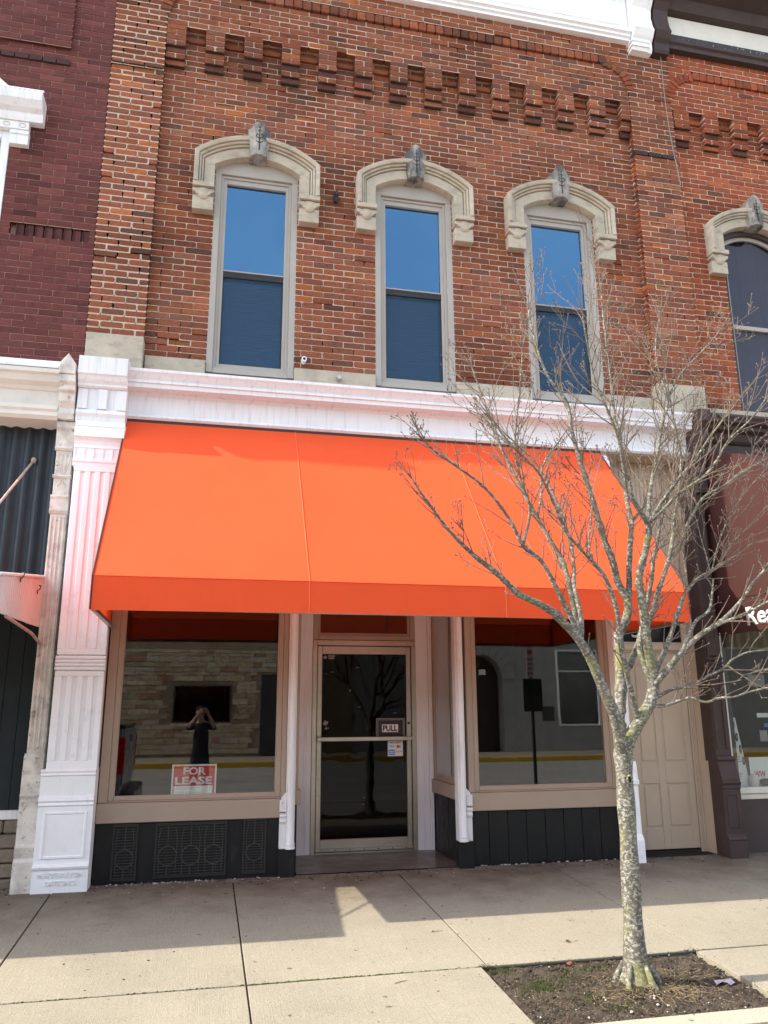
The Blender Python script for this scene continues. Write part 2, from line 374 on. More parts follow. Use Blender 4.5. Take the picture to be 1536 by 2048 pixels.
# ================================================================ brick laying
CH = 0.0702; ZB = 4.83
PAL_RED = [((.245, .080, .044), 50), ((.278, .090, .047), 26), ((.215, .076, .046), 22), ((.180, .074, .047), 16), ((.130, .060, .042), 4), ((.36, .110, .042), 4), ((.29, .115, .068), 6)]
PAL_ORG = [((.300, .079, .039), 50), ((.330, .089, .041), 28), ((.245, .072, .040), 16), ((.16, .062, .041), 4), ((.38, .110, .046), 6)]
PAL_MAR = [((.128, .040, .034), 50), ((.140, .044, .037), 30), ((.114, .037, .033), 22)]
def pick(pal):
    t = rnd.uniform(0, sum(w for _, w in pal))
    for c, w in pal:
        t -= w
        if t <= 0: break
    k = rnd.uniform(.90, 1.12)*1.06; return (c[0]*k, c[1]*k*rnd.uniform(.95, 1.06), c[2]*k)
MT['soot'] = mat('sooty_step_shade', (.060, .036, .027), .95, .5, 30)  # dark colour adding shade and soot under the corbel steps
class Wall:
    def __init__(s, pal, jit=.0025, rc=.011, joint=.0078, chip=.0032):
        s.bricks = []; s.mortar = B(); s.slab = B(); s.pal = pal; s.jit = jit; s.rc = rc; s.joint = joint; s.chip = chip; s.soot = None; s.under = []
    def brick(s, x0, x1, z0, z1, y, depth=.045, col=None, rec=0, rot=None):
        s.bricks.append((x0, x1, z0, z1, y, depth, col, rec, rot))
def brick_geo(w, bk):
    x0, x1, z0, z1, y, dep, col, rec, rot = bk
    j = w.jit; c = min(w.rc*rnd.uniform(.6, 1.5), (x1-x0)*.3, (z1-z0)*.3); ch = w.chip*rnd.uniform(.7, 1.6)
    x0 += rnd.uniform(-j, j); x1 += rnd.uniform(-j, j); z0 += rnd.uniform(-j, j)*.6; z1 += rnd.uniform(-j, j)*.6
    y += rec+rnd.uniform(-j, j)*.8
    cc = [c*rnd.uniform(.35, 1.4) for _ in range(4)]
    def oct8(i):
        a0, a1, b0, b1 = x0+i, x1-i, z0+i, z1-i
        return [(a0+cc[0], b0), (a1-cc[1], b0), (a1, b0+cc[1]), (a1, b1-cc[2]), (a1-cc[2], b1), (a0+cc[3], b1), (a0, b1-cc[3]), (a0, b0+cc[0])]
    tx, tz = rnd.uniform(-.006, .006), rnd.uniform(-.02, .02); mx, mz = (x0+x1)/2, (z0+z1)/2
    vs = [(p[0], y+(p[0]-mx)*tx+(p[1]-mz)*tz+rnd.uniform(0, j*.7), p[1]) for p in oct8(ch)]
    vs += [(p[0], y+ch+.001, p[1]) for p in oct8(0)]
    vs += [(p[0], y+dep, p[1]) for p in oct8(0)]
    fs = [tuple(range(8))]+[(i, i+8, (i+1) % 8+8, (i+1) % 8) for i in range(8)]+[(i+8, i+16, (i+1) % 8+16, (i+1) % 8+8) for i in range(8)]
    if rot:      # rotation in the XZ plane about (rx, rz)
        a, rx, rz = rot; ca, sa = math.cos(a), math.sin(a)
        vs = [(rx+(v[0]-rx)*ca-(v[2]-rz)*sa, v[1], rz+(v[0]-rx)*sa+(v[2]-rz)*ca) for v in vs]
    cc_ = col or pick(w.pal)
    f_ = w.soot(mx, mz) if w.soot else 1.0
    return vs, fs, tuple(t*f_ for t in cc_)
def sub_iv(iv, a, b):
    out = []
    for p, q in iv:
        if b <= p or a >= q: out.append((p, q)); continue
        if a > p: out.append((p, a))
        if b < q: out.append((b, q))
    return out
def lay(w, x0, x1, k0, k1, y, openings=(), phase=0.0, mod=.2235, miss=None, depth=.09, clip=None, alt=None, ruin=None, jt=None):
    """courses k0..k1-1 of running bond between x0 and x1 at front plane y"""
    jt = jt or w.joint
    for k in range(k0, k1):
        z0 = ZB+k*CH+jt*.5; z1 = z0+CH-jt
        iv = [(x0, x1)]
        for (a, c, d, e) in openings:
            if z1 > d+.012 and z0 < e-.012: iv = sub_iv(iv, a, c)
        if clip: iv = clip(iv, (z0+z1)/2)
        for p, q in iv:
            if q-p < .02: continue
            off = phase+(mod/2 if k % 2 else 0)
            n0 = math.floor((p-off)/mod); cuts = [p]; t = off+(n0+1)*mod
            while t < q-.001:
                if t-cuts[-1] > .05 and q-t > .05: cuts.append(t)
                t += mod
            cuts.append(q)
            for i, (a, c) in enumerate(zip(cuts, cuts[1:])):
                bx0 = a+(jt*.5 if a > p+.001 else .0); bx1 = c-(jt*.5 if c < q-.001 else .0)
                pm = miss((a+c)/2, (z0+z1)/2) if miss else 0
                rec = 0; col = None
                r = ruin((a+c)/2, (z0+z1)/2) if ruin else 0
                if rnd.random() < r:
                    rec = rnd.uniform(.006, .016); col = (.40*rnd.uniform(.7, 1.1), .11, .042)
                w.brick(bx0, bx1, z0, z1, y, depth, col, rec)
                my = y+.0055
                if rnd.random() > pm*.18: w.mortar.add([(a-.004, my, z0-jt-.003), (c+.004, my, z0-jt-.003), (c+.004, my, z0+.004), (a-.004, my, z0+.004)], [(0, 1, 2, 3)])
                if c < q-.001 and rnd.random() > pm: w.mortar.add([(c-jt*.5-.004, my+.0006, z0-.004), (c+jt*.5+.004, my+.0006, z0-.004), (c+jt*.5+.004, my+.0006, z1+.004), (c-jt*.5-.004, my+.0006, z1+.004)], [(0, 1, 2, 3)])
                if rnd.random() < .5*pm*.4:  pass
def slab_open(bb, x0, x1, z0, z1, y0, y1, openings):
    xs = sorted({x0, x1}|{t for o in openings for t in o[:2] if x0 < t < x1})
    for a, c in zip(xs, xs[1:]):
        iv = [(z0, z1)]
        for o in openings:
            if o[0] < (a+c)/2 < o[1]: iv = sub_iv(iv, o[2], o[3])
        for p, q in iv: bb.box(a, c, y0, y1, p, q)
def mesh_col(name, vs, fs, cols, m, parent, kind=None):
    me = bpy.data.meshes.new(name); me.from_pydata(vs, [], fs)
    at = me.attributes.new('bc', 'FLOAT_COLOR', 'POINT'); at.data.foreach_set('color', [t for c in cols for t in (c[0], c[1], c[2], 1.0)])
    me.materials.append(m); o = bpy.data.objects.new(name, me); link(o, parent)
    return tag(o, kind=kind)
def finish_wall(w, root, mbrick, mmortar, nmax=300):
    w.slab.add(w.mortar.v, w.mortar.f)
    wall = w.slab.build('front_wall', mmortar, root, fix=False)
    if w.under:          # dark strips put shade and soot on the undersides of the corbel steps
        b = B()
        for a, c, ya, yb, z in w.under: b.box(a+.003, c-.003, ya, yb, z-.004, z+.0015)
        b.build('step_underside_shade', MT['soot'], wall, kind='stuff', fix=False)
    order = sorted(w.bricks, key=lambda q: (0 if in_frame(((q[0]+q[1])/2, q[4], (q[2]+q[3])/2), -4) else 1, (Vector(((q[0]+q[1])/2, q[4], (q[2]+q[3])/2))-CAM).length-(.6 if q[1]-q[0] > .15 else 0)))
    V, F, Cc = [], [], []
    for i, q in enumerate(order):
        vs, fs, col = brick_geo(w, q)
        if i < nmax: mesh_col('brick', vs, fs, [col]*len(vs), mbrick, wall)
        else:
            n = len(V); V += vs; F += [tuple(t+n for t in f) for f in fs]; Cc += [col]*len(vs)
    if V: mesh_col('upper_bricks', V, F, Cc, mbrick, wall, 'stuff')
    return wall
PI = math.pi
def corbels(w, x0, x1, starts, y_f, y_p, kb, kt):
    """starts: left edges of the recessed panels; corbels stand between them"""
    pw = .205; edges = [x0]+[t for s_ in starts for t in (s_, s_+pw)]+[x1]
    for i in range(0, len(edges)-1, 2):
        a, c = edges[i]+.004, edges[i+1]-.004
        if c-a < .05: continue
        for k in range(kb, kt):
            st = kt-1-k; y = y_p if st < 4 else y_p+.034 if st < 6 else y_p+.066
            y -= .004
            z0 = ZB+k*CH+.005; z1 = z0+CH-.010
            w.slab.box(a+.006, c-.006, y+.008, y_f+.04, z0-.006, z1+.006)
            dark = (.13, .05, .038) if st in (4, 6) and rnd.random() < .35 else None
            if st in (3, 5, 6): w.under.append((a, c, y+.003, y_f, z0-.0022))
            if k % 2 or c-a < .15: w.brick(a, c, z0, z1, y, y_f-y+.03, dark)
            else:
                m_ = (a+c)/2; w.brick(a, m_-.005, z0, z1, y, y_f-y+.03, dark); w.brick(m_+.005, c, z0, z1, y, y_f-y+.03, dark)
    for s_ in starts:           # one dark stepped course near the top of each panel
        z0 = ZB+(kt-2)*CH+.005; w.brick(s_+.004, s_+pw-.004, z0, z0+CH-.010, y_f-.030, .06)
def panel_arc(w, cx, cz, R, a0, a1, y, n=8, out=.115):
    for i in range(n):
        a = a0+(a1-a0)*(i+.5)/n; wd = abs(a1-a0)*R/n*1.06
        # a header standing radially
        w.brick(cx-wd/2+.004, cx+wd/2-.004, cz+R, cz+R+out, y-.008, .09, None, 0, (a-PI/2, cx, cz))

# ================================================================ main building
root = thing('brick_building', 'two-storey red brick building with three tall arched windows above a white-trimmed shop front', 'building', (2.0, 0, 0))
WC = [.298, 2.052, 3.810]; HW = .445
ops = [(c-HW, c+HW, 4.60, 7.225) for c in WC]
w = Wall(PAL_RED)
def soot_main(x, z):
    f = .5+.5*mnoise.fractal(Vector((x*.9, 3.1, z*1.1)), 1, 2, 5); f = 1-.30*max(0, min(1, (f-.45)*2.6))
    g = .5+.5*mnoise.noise(Vector((x*3.1, 9, z*3.3)))
    for c in WC+[6.42]:
        d = abs(abs(x-c)-.74); 
        if d < .22 and 6.2 < z < 7.35: f *= 1-.5*(1-d/.22)*g
        if abs(x-c) < .75 and 7.3 < z < 7.75: f *= 1-.4*g*(1-abs(z-7.5)/.3 if abs(z-7.5) < .3 else 0)
    if z < 5.35: f *= 1-.35*g*(5.35-z)/.55
    if 8.15 < z < 8.8: f *= 1-.15*g
    if 8.85 < z < 9.4: f *= 1-.25*g
    if x < -.75 and z > 7.9: f *= 1-.3*g
    return f*rnd.uniform(.9, 1.06)
w.soot = soot_main
KT, KB = 56, 49                        # top and bottom course of the corbel table
KF = 63                                # underside of the framing band
PX0, PX1, QX0, QX1 = -1.285, -.752, 4.840, 5.418
miss_p = lambda x, z: .28 if z > 5.1 else .28
miss_f = lambda x, z: (.40 if z < 5.25 else .05)*(1 if x < .6 else .7)+(.10 if z > 8.7 else 0)
ruin = lambda x, z: .012+(.10 if z < 5.05 and .7 < x < 1.7 else 0)
# field between the piers
lay(w, PX1+.002, QX0-.002, 0, KT, .12, ops, PX1, miss=miss_f, ruin=ruin)
lay(w, PX1+.002, QX0-.002, KT, KF, .014, (), PX1, miss=miss_f, depth=.11, ruin=ruin)
# piers
lay(w, PX0, PX1, 2, 46, .0, (), PX0, miss=miss_p, depth=.13, ruin=lambda x, z: .02, jt=.0145)
lay(w, PX0, PX1, 46, 47, .012, (), PX0, miss=miss_p, depth=.13, ruin=lambda x, z: .35)
lay(w, PX0, PX1, 47, KF, .0, (), PX0, miss=miss_p, depth=.13, jt=.0145)
lay(w, QX0, QX1, 2, 45, .0, (), QX0, miss=lambda x, z: .12, depth=.13, ruin=lambda x, z: .06)
lay(w, QX0, QX1, 46, KF, .0, (), QX0, miss=lambda x, z: .06, depth=.13, ruin=lambda x, z: .02)
for i in range(3): w.brick(QX0+.19*i, QX0+.19*i+.18, ZB+45*CH+.004, ZB+46*CH-.006, -.006, .12, (.075, .055, .05))
for i in range(3): w.brick(PX0+.178*i, PX0+.178*i+.17, ZB+47*CH+.004-CH*.02, ZB+47*CH+.012, -.012, .12, (.08, .06, .055))
corbels(w, PX1, QX0, [-.535+.420*i for i in range(13)], .12, .010, KB, KT)
# rounded corners of the framed panel
R = .34; zc = ZB+KF*CH-R
def corner(iv, z):
    if z < zc: return []
    e = R-math.sqrt(max(0, R*R-(z-zc)**2)); return [(PX1, PX1+e+.02), (QX0-e-.02, QX0)]
lay(w, PX1, QX0, KF-5, KF, -.001, (), PX1, clip=corner, depth=.09)
panel_arc(w, PX1+R, zc, R-.04, PI, PI/2, -.004); panel_arc(w, QX0-R, zc, R-.04, PI/2, 0, -.004)
# header band and the courses above
x = PX1+R-.02
while x < QX0-R:
    w.brick(x+.004, x+.102, ZB+KF*CH+.002, ZB+KF*CH+.108, -.014, .11); x += .106
lay(w, PX0, PX1+R, KF, KF+2, 0, (), PX0, depth=.12); lay(w, QX0-R, QX1, KF, KF+2, 0, (), PX0, depth=.12)
lay(w, PX0, QX1, KF+2, KF+5, 0, (), PX0, miss=lambda x, z: .15, depth=.12, ruin=lambda x, z: .05)
lay(w, PX0, QX1, KF+5, KF+7, .01, (), PX0, miss=lambda x, z: .3, depth=.12, ruin=lambda x, z: .22)
# mortar backing
slab_open(w.slab, PX1, QX0, 4.6, ZB+KT*CH, .205, .32, ops)
w.slab.box(PX1, QX0, .10, .30, ZB+KT*CH, ZB+KF*CH); w.slab.box(PX0, QX1, .085, .30, ZB+KF*CH, 10.3)
w.slab.box(PX0+.006, PX1-.007, .085, .30, 4.65, ZB+KF*CH); w.slab.box(QX0+.007, QX1-.006, .085, .30, 4.65, ZB+KF*CH)
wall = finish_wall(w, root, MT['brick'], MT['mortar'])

# ---- stone blocks at the foot of the piers and the sill course
for a, c in ((PX0+.005, PX1+.005), (QX0-.005, QX1+.005)):
    B().box(a, c, -.035, .2, 4.60, 4.965).build('stone_block', MT['stone'], root, bevel=.006)
for a, c in ((PX1+.012, WC[0]-HW), (WC[0]+HW, WC[1]-HW), (WC[1]+HW, WC[2]-HW), (WC[2]+HW, QX0-.012)):
    B().box(a+.003, c-.003, .085, .25, 4.62, 4.826).build('sill_stone', MT['stone'], root, bevel=.006)

# ---- windows
def hood(cx, root, ks=True):
    zl = 6.80; n = 22
    inn = [(cx-.452, zl), (cx-.452, 7.065)]+arc_pts(cx-.452, cx+.452, 7.07, .145, n)+[(cx+.452, 7.065), (cx+.452, zl)]
    out = [(cx-.668, zl), (cx-.668, 7.165)]+arc_pts(cx-.668, cx+.668, 7.18, .255, n)+[(cx+.668, 7.165), (cx+.668, zl)]
    sec = [(0, .22), (0, .045), (.02, .035), (.50, .035), (.515, .060), (.535, .060), (.55, .018), (.62, .014), (.635, .030), (.65, .030), (.665, -.004), (.74, -.014), (.75, .004), (.765, .004), (.78, -.030), (.86, -.040), (.97, -.042), (1.0, -.030), (1.0, .22)]
    b = B(); m_ = len(inn)
    for i in range(m_):
        for t, y in sec: b.v.append((inn[i][0]+(out[i][0]-inn[i][0])*t, y, inn[i][1]+(out[i][1]-inn[i][1])*t))
    L_ = len(sec)
    for i in range(m_-1):
        for j in range(L_-1): b.f.append((i*L_+j, (i+1)*L_+j, (i+1)*L_+j+1, i*L_+j+1))
    b.f.append(tuple(range(L_))); b.f.append(tuple((m_-1)*L_+j for j in range(L_)))
    h = b.build('window_hood', MT['stone'], root, smooth=True)
    for s in (-1, 1):
        b = B(); xa, xb = sorted((cx+s*.450, cx+s*.672))
        b.box(xa, xb, -.030, .22, 6.745, 6.80)                       # cap
        b.prism([(xa, 6.735), (xa, 6.70), (xa+.03, 6.685), (xa+.05, 6.66), (xb-.05, 6.66), (xb-.03, 6.685), (xb, 6.70), (xb, 6.735)], .0, .22)
        b.box(xa+.004, xb-.004, .022, .22, 6.50, 6.66)
        xm = (xa+xb)/2
        pr = [(0.0, 6.735), (.060, 6.735), (.062, 6.68), (.055, 6.645), (.035, 6.622), (0.0, 6.612)]
        n_ = 10; base = len(b.v)
        for r_, z_ in pr[1:]:
            for k in range(n_+1):
                a = PI*k/n_; b.v.append((xm+r_*math.cos(a), .024-r_*.55*math.sin(a), z_))
        for i in range(len(pr)-2):
            for k in range(n_): b.f.append((base+i*(n_+1)+k, base+i*(n_+1)+k+1, base+(i+1)*(n_+1)+k+1, base+(i+1)*(n_+1)+k))
        b.build('hood_corbel', MT['stone'], h, bevel=.004)
    # keystone with a raised ridge and the painted shade of a carved stem
    out_ = [(1.22*a_, c_) for a_, c_ in [(-.072, 7.19), (-.100, 7.50), (-.098, 7.515), (-.066, 7.545), (-.052, 7.585), (-.030, 7.61), (0, 7.63), (.030, 7.61), (.052, 7.585), (.066, 7.545), (.098, 7.515), (.100, 7.50), (.072, 7.19)]]
    b = B(); nn = len(out_)
    b.v += [(cx+p[0], -.048+(.026 if abs(p[0]) > .074 else .010), p[1]) for p in out_]+[(cx+p[0], .2, p[1]) for p in out_]
    b.v += [(cx-.036, -.054, 7.20), (cx+.036, -.054, 7.20), (cx-.046, -.054, 7.57), (cx+.046, -.054, 7.57)]
    k0 = 2*nn
    b.f += [(i, i+nn, i+1+nn, i+1) for i in range(nn-1)]+[(nn-1, 2*nn-1, nn, 0)]
    b.f += [(k0, k0+1, k0+3, k0+2), (0, k0, k0+2, 4, 3, 2, 1), (12, 11, 10, 9, 8, k0+3, k0+1), (k0+2, k0+3, 8, 7, 6, 5, 4), (0, 12, k0+1, k0), tuple(range(nn, 2*nn))]
    ky = b.build('keystone', MT['stone_soot'], h)
    c_ = B(); y = -.0545
    c_.tube([(cx, y, 7.25), (cx, y, 7.52)], [.007, .004], 6)
    c_.ell((cx, y, 7.535), (.009, .004, .009), 8, 5)
    for s in (-1, 1):
        c_.tube([(cx, y, 7.385), (cx+s*.012, y, 7.405), (cx+s*.030, y, 7.408), (cx+s*.036, y, 7.435), (cx+s*.024, y, 7.455), (cx+s*.014, y, 7.44)], .0045, 6)
        c_.tube([(cx, y, 7.345), (cx+s*.018, y, 7.35), (cx+s*.036, y, 7.362)], [.006, .005, .002], 6)
        c_.tube([(cx, y, 7.50), (cx+s*.014, y, 7.495), (cx+s*.018, y, 7.48)], [.004, .003, .002], 6)
    c_.build('carved_stem_shade', MT['groove_shade'], ky)  # dark tubes paint in the shade of incised grooves
    return h
def upper_window(cx, root):
    yF = .125
    b = B()
    b.box(cx-HW, cx-.380, yF, .30, 4.72, 7.03); b.box(cx+.380, cx+HW, yF, .30, 4.72, 7.03)
    b.prism([(cx-HW, 7.032)]+[(p[0], p[1]+.0) for p in arc_pts(cx-HW, cx+HW, 7.075, .15, 16)]+[(cx+HW, 7.032)], yF+.004, .30)
    b.box(cx-.380, cx+.380, yF+.012, .30, 4.72, 4.775)
    fr = b.build('window', MT['frame_up'], root, bevel=.003)
    b = B(); b.frame(cx-.380, cx+.380, 4.775, 7.03, .030, .155, .28); b.frame(cx-.350, cx+.350, 4.805, 7.0, .033, .170, .27, .03, .055)
    b.build('sash_frame', MT['frame_up'], fr, bevel=.002)
    B().box(cx-.317, cx+.317, .165, .25, 5.890, 5.905).build('meeting_rail', MT['frame_up'], fr, bevel=.003)
    B().box(cx-.317, cx+.317, .172, .25, 5.825, 5.889).build('meeting_rail', MT['iron'], fr)  # dark lower strip paints the shadow under the meeting rail
    b = B(); b.frame(cx-.317, cx+.317, 4.835, 5.845, .012, .183, .20); b.build('screen_frame', MT['iron'], fr)
    B().box(cx-.317, cx+.317, .205, .211, 5.905, 6.945).build('pane', MT['glass_up'], fr)
    B().box(cx-.305, cx+.305, .225, .231, 4.847, 5.845).build('pane', MT['glass_low'], fr)
    B().box(cx-.305, cx+.305, .188, .1895, 4.847, 5.833).build('insect_screen', MT['screen'], fr)
    b = B(); b.box(cx-.42, cx+.42, .36, .37, 4.7, 7.2); b.build('dark_backing', MT['dark_backing'], fr)
    return fr
def screenmat():
    m, n, p = nt('insect_screen_mesh'); out = n.nodes['Material Output']; v = coords(n)
    p.inputs['Base Color'].default_value = (.022, .058, .11, 1); p.inputs['Roughness'].default_value = .7
    t = N(n, 'ShaderNodeBsdfTransparent'); mx = N(n, 'ShaderNodeMixShader')
    # moire ripple of light painted in as waves of mesh opacity
    wv = N(n, 'ShaderNodeTexWave', bands_direction='Z'); wv.inputs['Scale'].default_value = 9; wv.inputs['Distortion'].default_value = 5
    wv.inputs['Detail'].default_value = 1; wv.inputs['Detail Scale'].default_value = .8; n.links.new(coords(n, (.55, 1, 1)), wv.inputs['Vector'])
    n.links.new(rng(n, wv.outputs['Fac'], 0, 1, .36, .58), mx.inputs[0])
    n.links.new(t.outputs[0], mx.inputs[1]); n.links.new(p.outputs[0], mx.inputs[2]); n.links.new(mx.outputs[0], out.inputs[0]); return m
MT['screen'] = screenmat()
MT['dark_backing'] = mat('dark_room_backing', (.03, .04, .055), .8, .1, 3, 60, .0005)  # dark sheet added behind the panes in place of the unlit room
for c in WC:
    upper_window(c, root); hood(c, root)

# ---- shell of the building: side walls, roof, floors
MT['tar'] = mat('roof_tar', (.05, .05, .05), .9)
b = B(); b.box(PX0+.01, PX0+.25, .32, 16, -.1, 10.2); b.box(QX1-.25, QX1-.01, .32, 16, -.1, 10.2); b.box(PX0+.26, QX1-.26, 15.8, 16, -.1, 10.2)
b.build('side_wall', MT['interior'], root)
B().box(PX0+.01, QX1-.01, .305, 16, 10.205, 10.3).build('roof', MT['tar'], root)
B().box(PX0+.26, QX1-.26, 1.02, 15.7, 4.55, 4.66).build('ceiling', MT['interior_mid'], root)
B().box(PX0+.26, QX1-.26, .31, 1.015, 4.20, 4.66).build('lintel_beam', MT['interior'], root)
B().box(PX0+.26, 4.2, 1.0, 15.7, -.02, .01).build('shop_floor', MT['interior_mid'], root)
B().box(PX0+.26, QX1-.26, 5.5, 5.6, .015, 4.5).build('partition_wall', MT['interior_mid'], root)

# ---- white roof cornice
def xprof(prof, x0, x1, name, m_, parent, smooth=False):
    return B().prism(prof, x0, x1, 'X').build(name, m_, parent, smooth=smooth)
xprof([(.03, 9.60), (-.07, 9.60), (-.075, 9.63), (-.10, 9.645), (-.10, 9.675), (-.13, 9.69), (-.13, 9.72), (-.09, 9.735), (-.07, 9.76), (-.055, 9.78), (-.055, 10.30), (-.20, 10.33), (-.22, 10.42), (-.30, 10.46), (-.32, 10.60), (.03, 10.60)], PX0, 4.87, 'roof_cornice', MT['white_clean'], root)
rc = bpy.data.objects['roof_cornice']
for x0 in (-1.1, .9, 2.9):
    b = B(); b.frame(x0, x0+1.85, 9.83, 10.24, .03, -.072, -.04); b.build('panel_moulding', MT['white_clean'], rc, bevel=.006)
br = [(.03, 9.46), (-.09, 9.46), (-.11, 9.50), (-.11, 9.60), (-.15, 9.64), (-.20, 9.72), (-.17, 9.80), (-.145, 9.95), (-.16, 10.06), (-.22, 10.14), (-.30, 10.20), (-.34, 10.30), (-.34, 10.62), (.03, 10.62)]
xprof(br, 4.88, 5.10, 'cornice_bracket', MT['white_clean'], rc); xprof([(p[0]+.012 if p[0] < 0 else p[0], p[1]) for p in br], 5.101, 5.16, 'bracket_side', MT['white_clean'], rc)
B().box(4.865, 5.115, -.125, .02, 9.50, 9.53).build('bracket_band', MT['white_clean'], rc); B().box(4.865, 5.115, -.128, .02, 9.57, 9.60).build('bracket_band', MT['white_clean'], rc)

# ---- storefront cornice
prof = [(.12, 4.60), (-.215, 4.552), (-.215, 4.525), (-.200, 4.505), (-.182, 4.475), (-.168, 4.455), (-.182, 4.447), (-.182, 4.425), (-.168, 4.42), (-.165, 4.38), (-.065, 4.372), (-.058, 4.36), (-.045, 4.35), (-.032, 4.335), (-.028, 4.155), (-.058, 4.142), (-.070, 4.118), (-.052, 4.098), (.12, 4.098)]
sc = xprof(prof, -.842, 5.085, 'storefront_cornice', MT['white'], root)
xprof([(p[0]-.01 if p[0] < .1 else p[0], p[1]) for p in prof], 5.085, 5.105, 'cornice_end', MT['white'], sc)
B().box(4.10, 5.06, -.02, .3, 4.085, 4.095).build('soffit', MT['tan'], root)
# end block on the pilaster
eb = xprof([(.1, 4.66), (-.235, 4.605), (-.30, 4.595), (-.30, 4.425), (-.285, 4.41), (-.27, 4.375), (-.245, 4.345), (-.245, 4.325), (-.225, 4.31), (-.205, 4.305), (-.205, 4.10), (-.225, 4.095), (-.235, 4.06), (-.22, 4.03), (-.215, 3.985), (.1, 3.985)], -1.276, -.843, 'end_block', MT['white'], root)
for i in range(3):
    b = B(); xx = -1.268+.172*i; b.box(xx, xx+.082, -.222-.008*(i % 2), -.2, 4.108, 4.30); b.build('block_strip', MT['white'], eb)

# ---- left cast-iron pilaster
x0, x1 = -1.25, -.85
b = B(); b.box(x0+.01, x1-.01, -.183, .06, .90, 3.56)
for z0, z1 in ((1.92, 3.51), (1.0, 1.69)):
    fl = [-1.17, -1.085, -1.0, -.915]; e = [x0]+[t for f in fl for t in (f-.018, f+.018)]+[x1]
    for i in range(0, len(e), 2): b.box(e[i], e[i+1], -.203, -.17, z0, z1)
b.box(x0, x1, -.2035, -.16, 3.51, 3.565); b.box(x0, x1, -.2035, -.16, 1.872, 1.92); b.box(x0, x1, -.2035, -.16, 1.69, 1.736); b.box(x0, x1, -.2035, -.16, .93, 1.0)
pil = b.build('pilaster', MT['white_clean'], root, bevel=.005)
b = B()
for i in range(4): b.tube([(x0-.004, -.198, 1.755+.031*i), (x1+.004, -.198, 1.755+.031*i)], .015, 8)
b.build('reeded_band', MT['white_clean'], pil, smooth=True)
xprof([(0, 3.98), (-.235, 3.98), (-.235, 3.935), (-.225, 3.93), (-.25, 3.90), (-.25, 3.83), (-.225, 3.822), (-.205, 3.80), (-.195, 3.765), (-.205, 3.735), (-.195, 3.73), (-.195, 3.635), (-.215, 3.63), (-.215, 3.60), (-.205, 3.59), (-.205, 3.562), (0, 3.562)], -1.268, -.835, 'capital', MT['white_clean'], pil)
b = B()
for i in range(6): b.box(-1.262+.081*i, -1.250+.081*i, -.206, -.19, 3.642, 3.728)
b.build('capital_ribs', MT['white_clean'], pil)
xprof([(0, .935), (-.212, .935), (-.222, .92), (-.212, .905), (-.222, .89), (-.21, .88), (-.205, .72), (-.22, .715), (-.23, .69), (-.215, .675), (-.225, .655), (-.21, .645), (-.206, .205), (-.225, .20), (-.232, .185), (-.225, .168), (-.212, .162), (-.212, -.06), (0, -.06)], -1.282, -.853, 'pedestal', MT['white_clean'], pil)
b = B(); b.frame(-1.235, -.895, .245, .605, .022, -.218, -.2); b.build('panel_moulding', MT['white_clean'], pil, bevel=.005)
text('lettering', 'McHOSE & LYON', MT['white_clean'], pil, (-1.24, -.90, .105, .142), -.2125, .008, .0)
text('lettering', 'DAYTON O.', MT['white_clean'], pil, (-1.175, -.935, .045, .082), -.2125, .008, .0)
# right pilaster, slim, beside the tan doorway
b = B(); b.box(3.985, 4.105, -.13, .05, .86, 3.90); b.box(3.995, 4.095, -.138, -.12, 1.0, 3.85)
p2 = b.build('pilaster', MT['white_clean'], root, bevel=.006)
xprof([(0, .90), (-.15, .90), (-.16, .87), (-.17, .74), (-.19, .72), (-.185, .69), (-.16, .685), (-.16, .66), (-.165, .24), (-.185, .22), (-.20, .19), (-.205, -.06), (0, -.06)], 3.978, 4.122, 'pedestal', MT['white_clean'], p2)
xprof([(0, 4.09), (-.012, 4.085), (-.03, 4.05), (-.06, 4.0), (-.08, 3.96), (-.085, 3.90), (0, 3.90)], 3.975, 4.13, 'capital', MT['white_clean'], p2)

# ---- shop windows
def shop_window(x0, x1, z0, g0, g1, gz0, root):
    """casing x0..x1 from z0 up, glass g0..g1 from gz0 up"""
    zt = 2.86
    b = B(); b.box(x0, g0-.045, -.012, .10, z0, zt); b.box(g1+.045, x1, -.012, .10, z0, zt); b.box(x0, x1, -.0125, .10, zt, 4.085)
    b.box(g0-.045, g1+.045, -.014, .10, z0, z0+.012)
    fr = b.build('display_window', MT['taupe'], root, bevel=.004)
    b = B(); b.frame(g0-.045, g1+.045, z0+.012, zt, .045, -.006, .07, gz0-z0-.012, .05); b.build('glazing_stop', MT['taupe'], fr, bevel=.006)
    b = B(); b.frame(g0-.004, g1+.004, gz0-.004, zt-.046, .012, .004, .05); b.build('glazing_bead', MT['taupe'], fr, bevel=.003)
    B().box(g0, g1, .022, .028, gz0, zt-.05).build('pane', MT['glass_shop'], fr)
    return fr
shop_window(-.845, .748, .640, -.722, .657, .685, root)
shop_window(2.462, 3.985, .640, 2.567, 3.897, .688, root)
for a, c in ((-.850, .703), (2.468, 3.982)):
    B().box(a, c, -.035, .10, .478, .638).build('sill_board', MT['taupe'], root, bevel=.006)
MT['iron_s'] = mat('worn_cast_iron', (.052, .049, .046), .6, .3, 20)
MT['iron_l'] = mat('dusty_iron', (.045, .043, .040), .6, .3, 20)
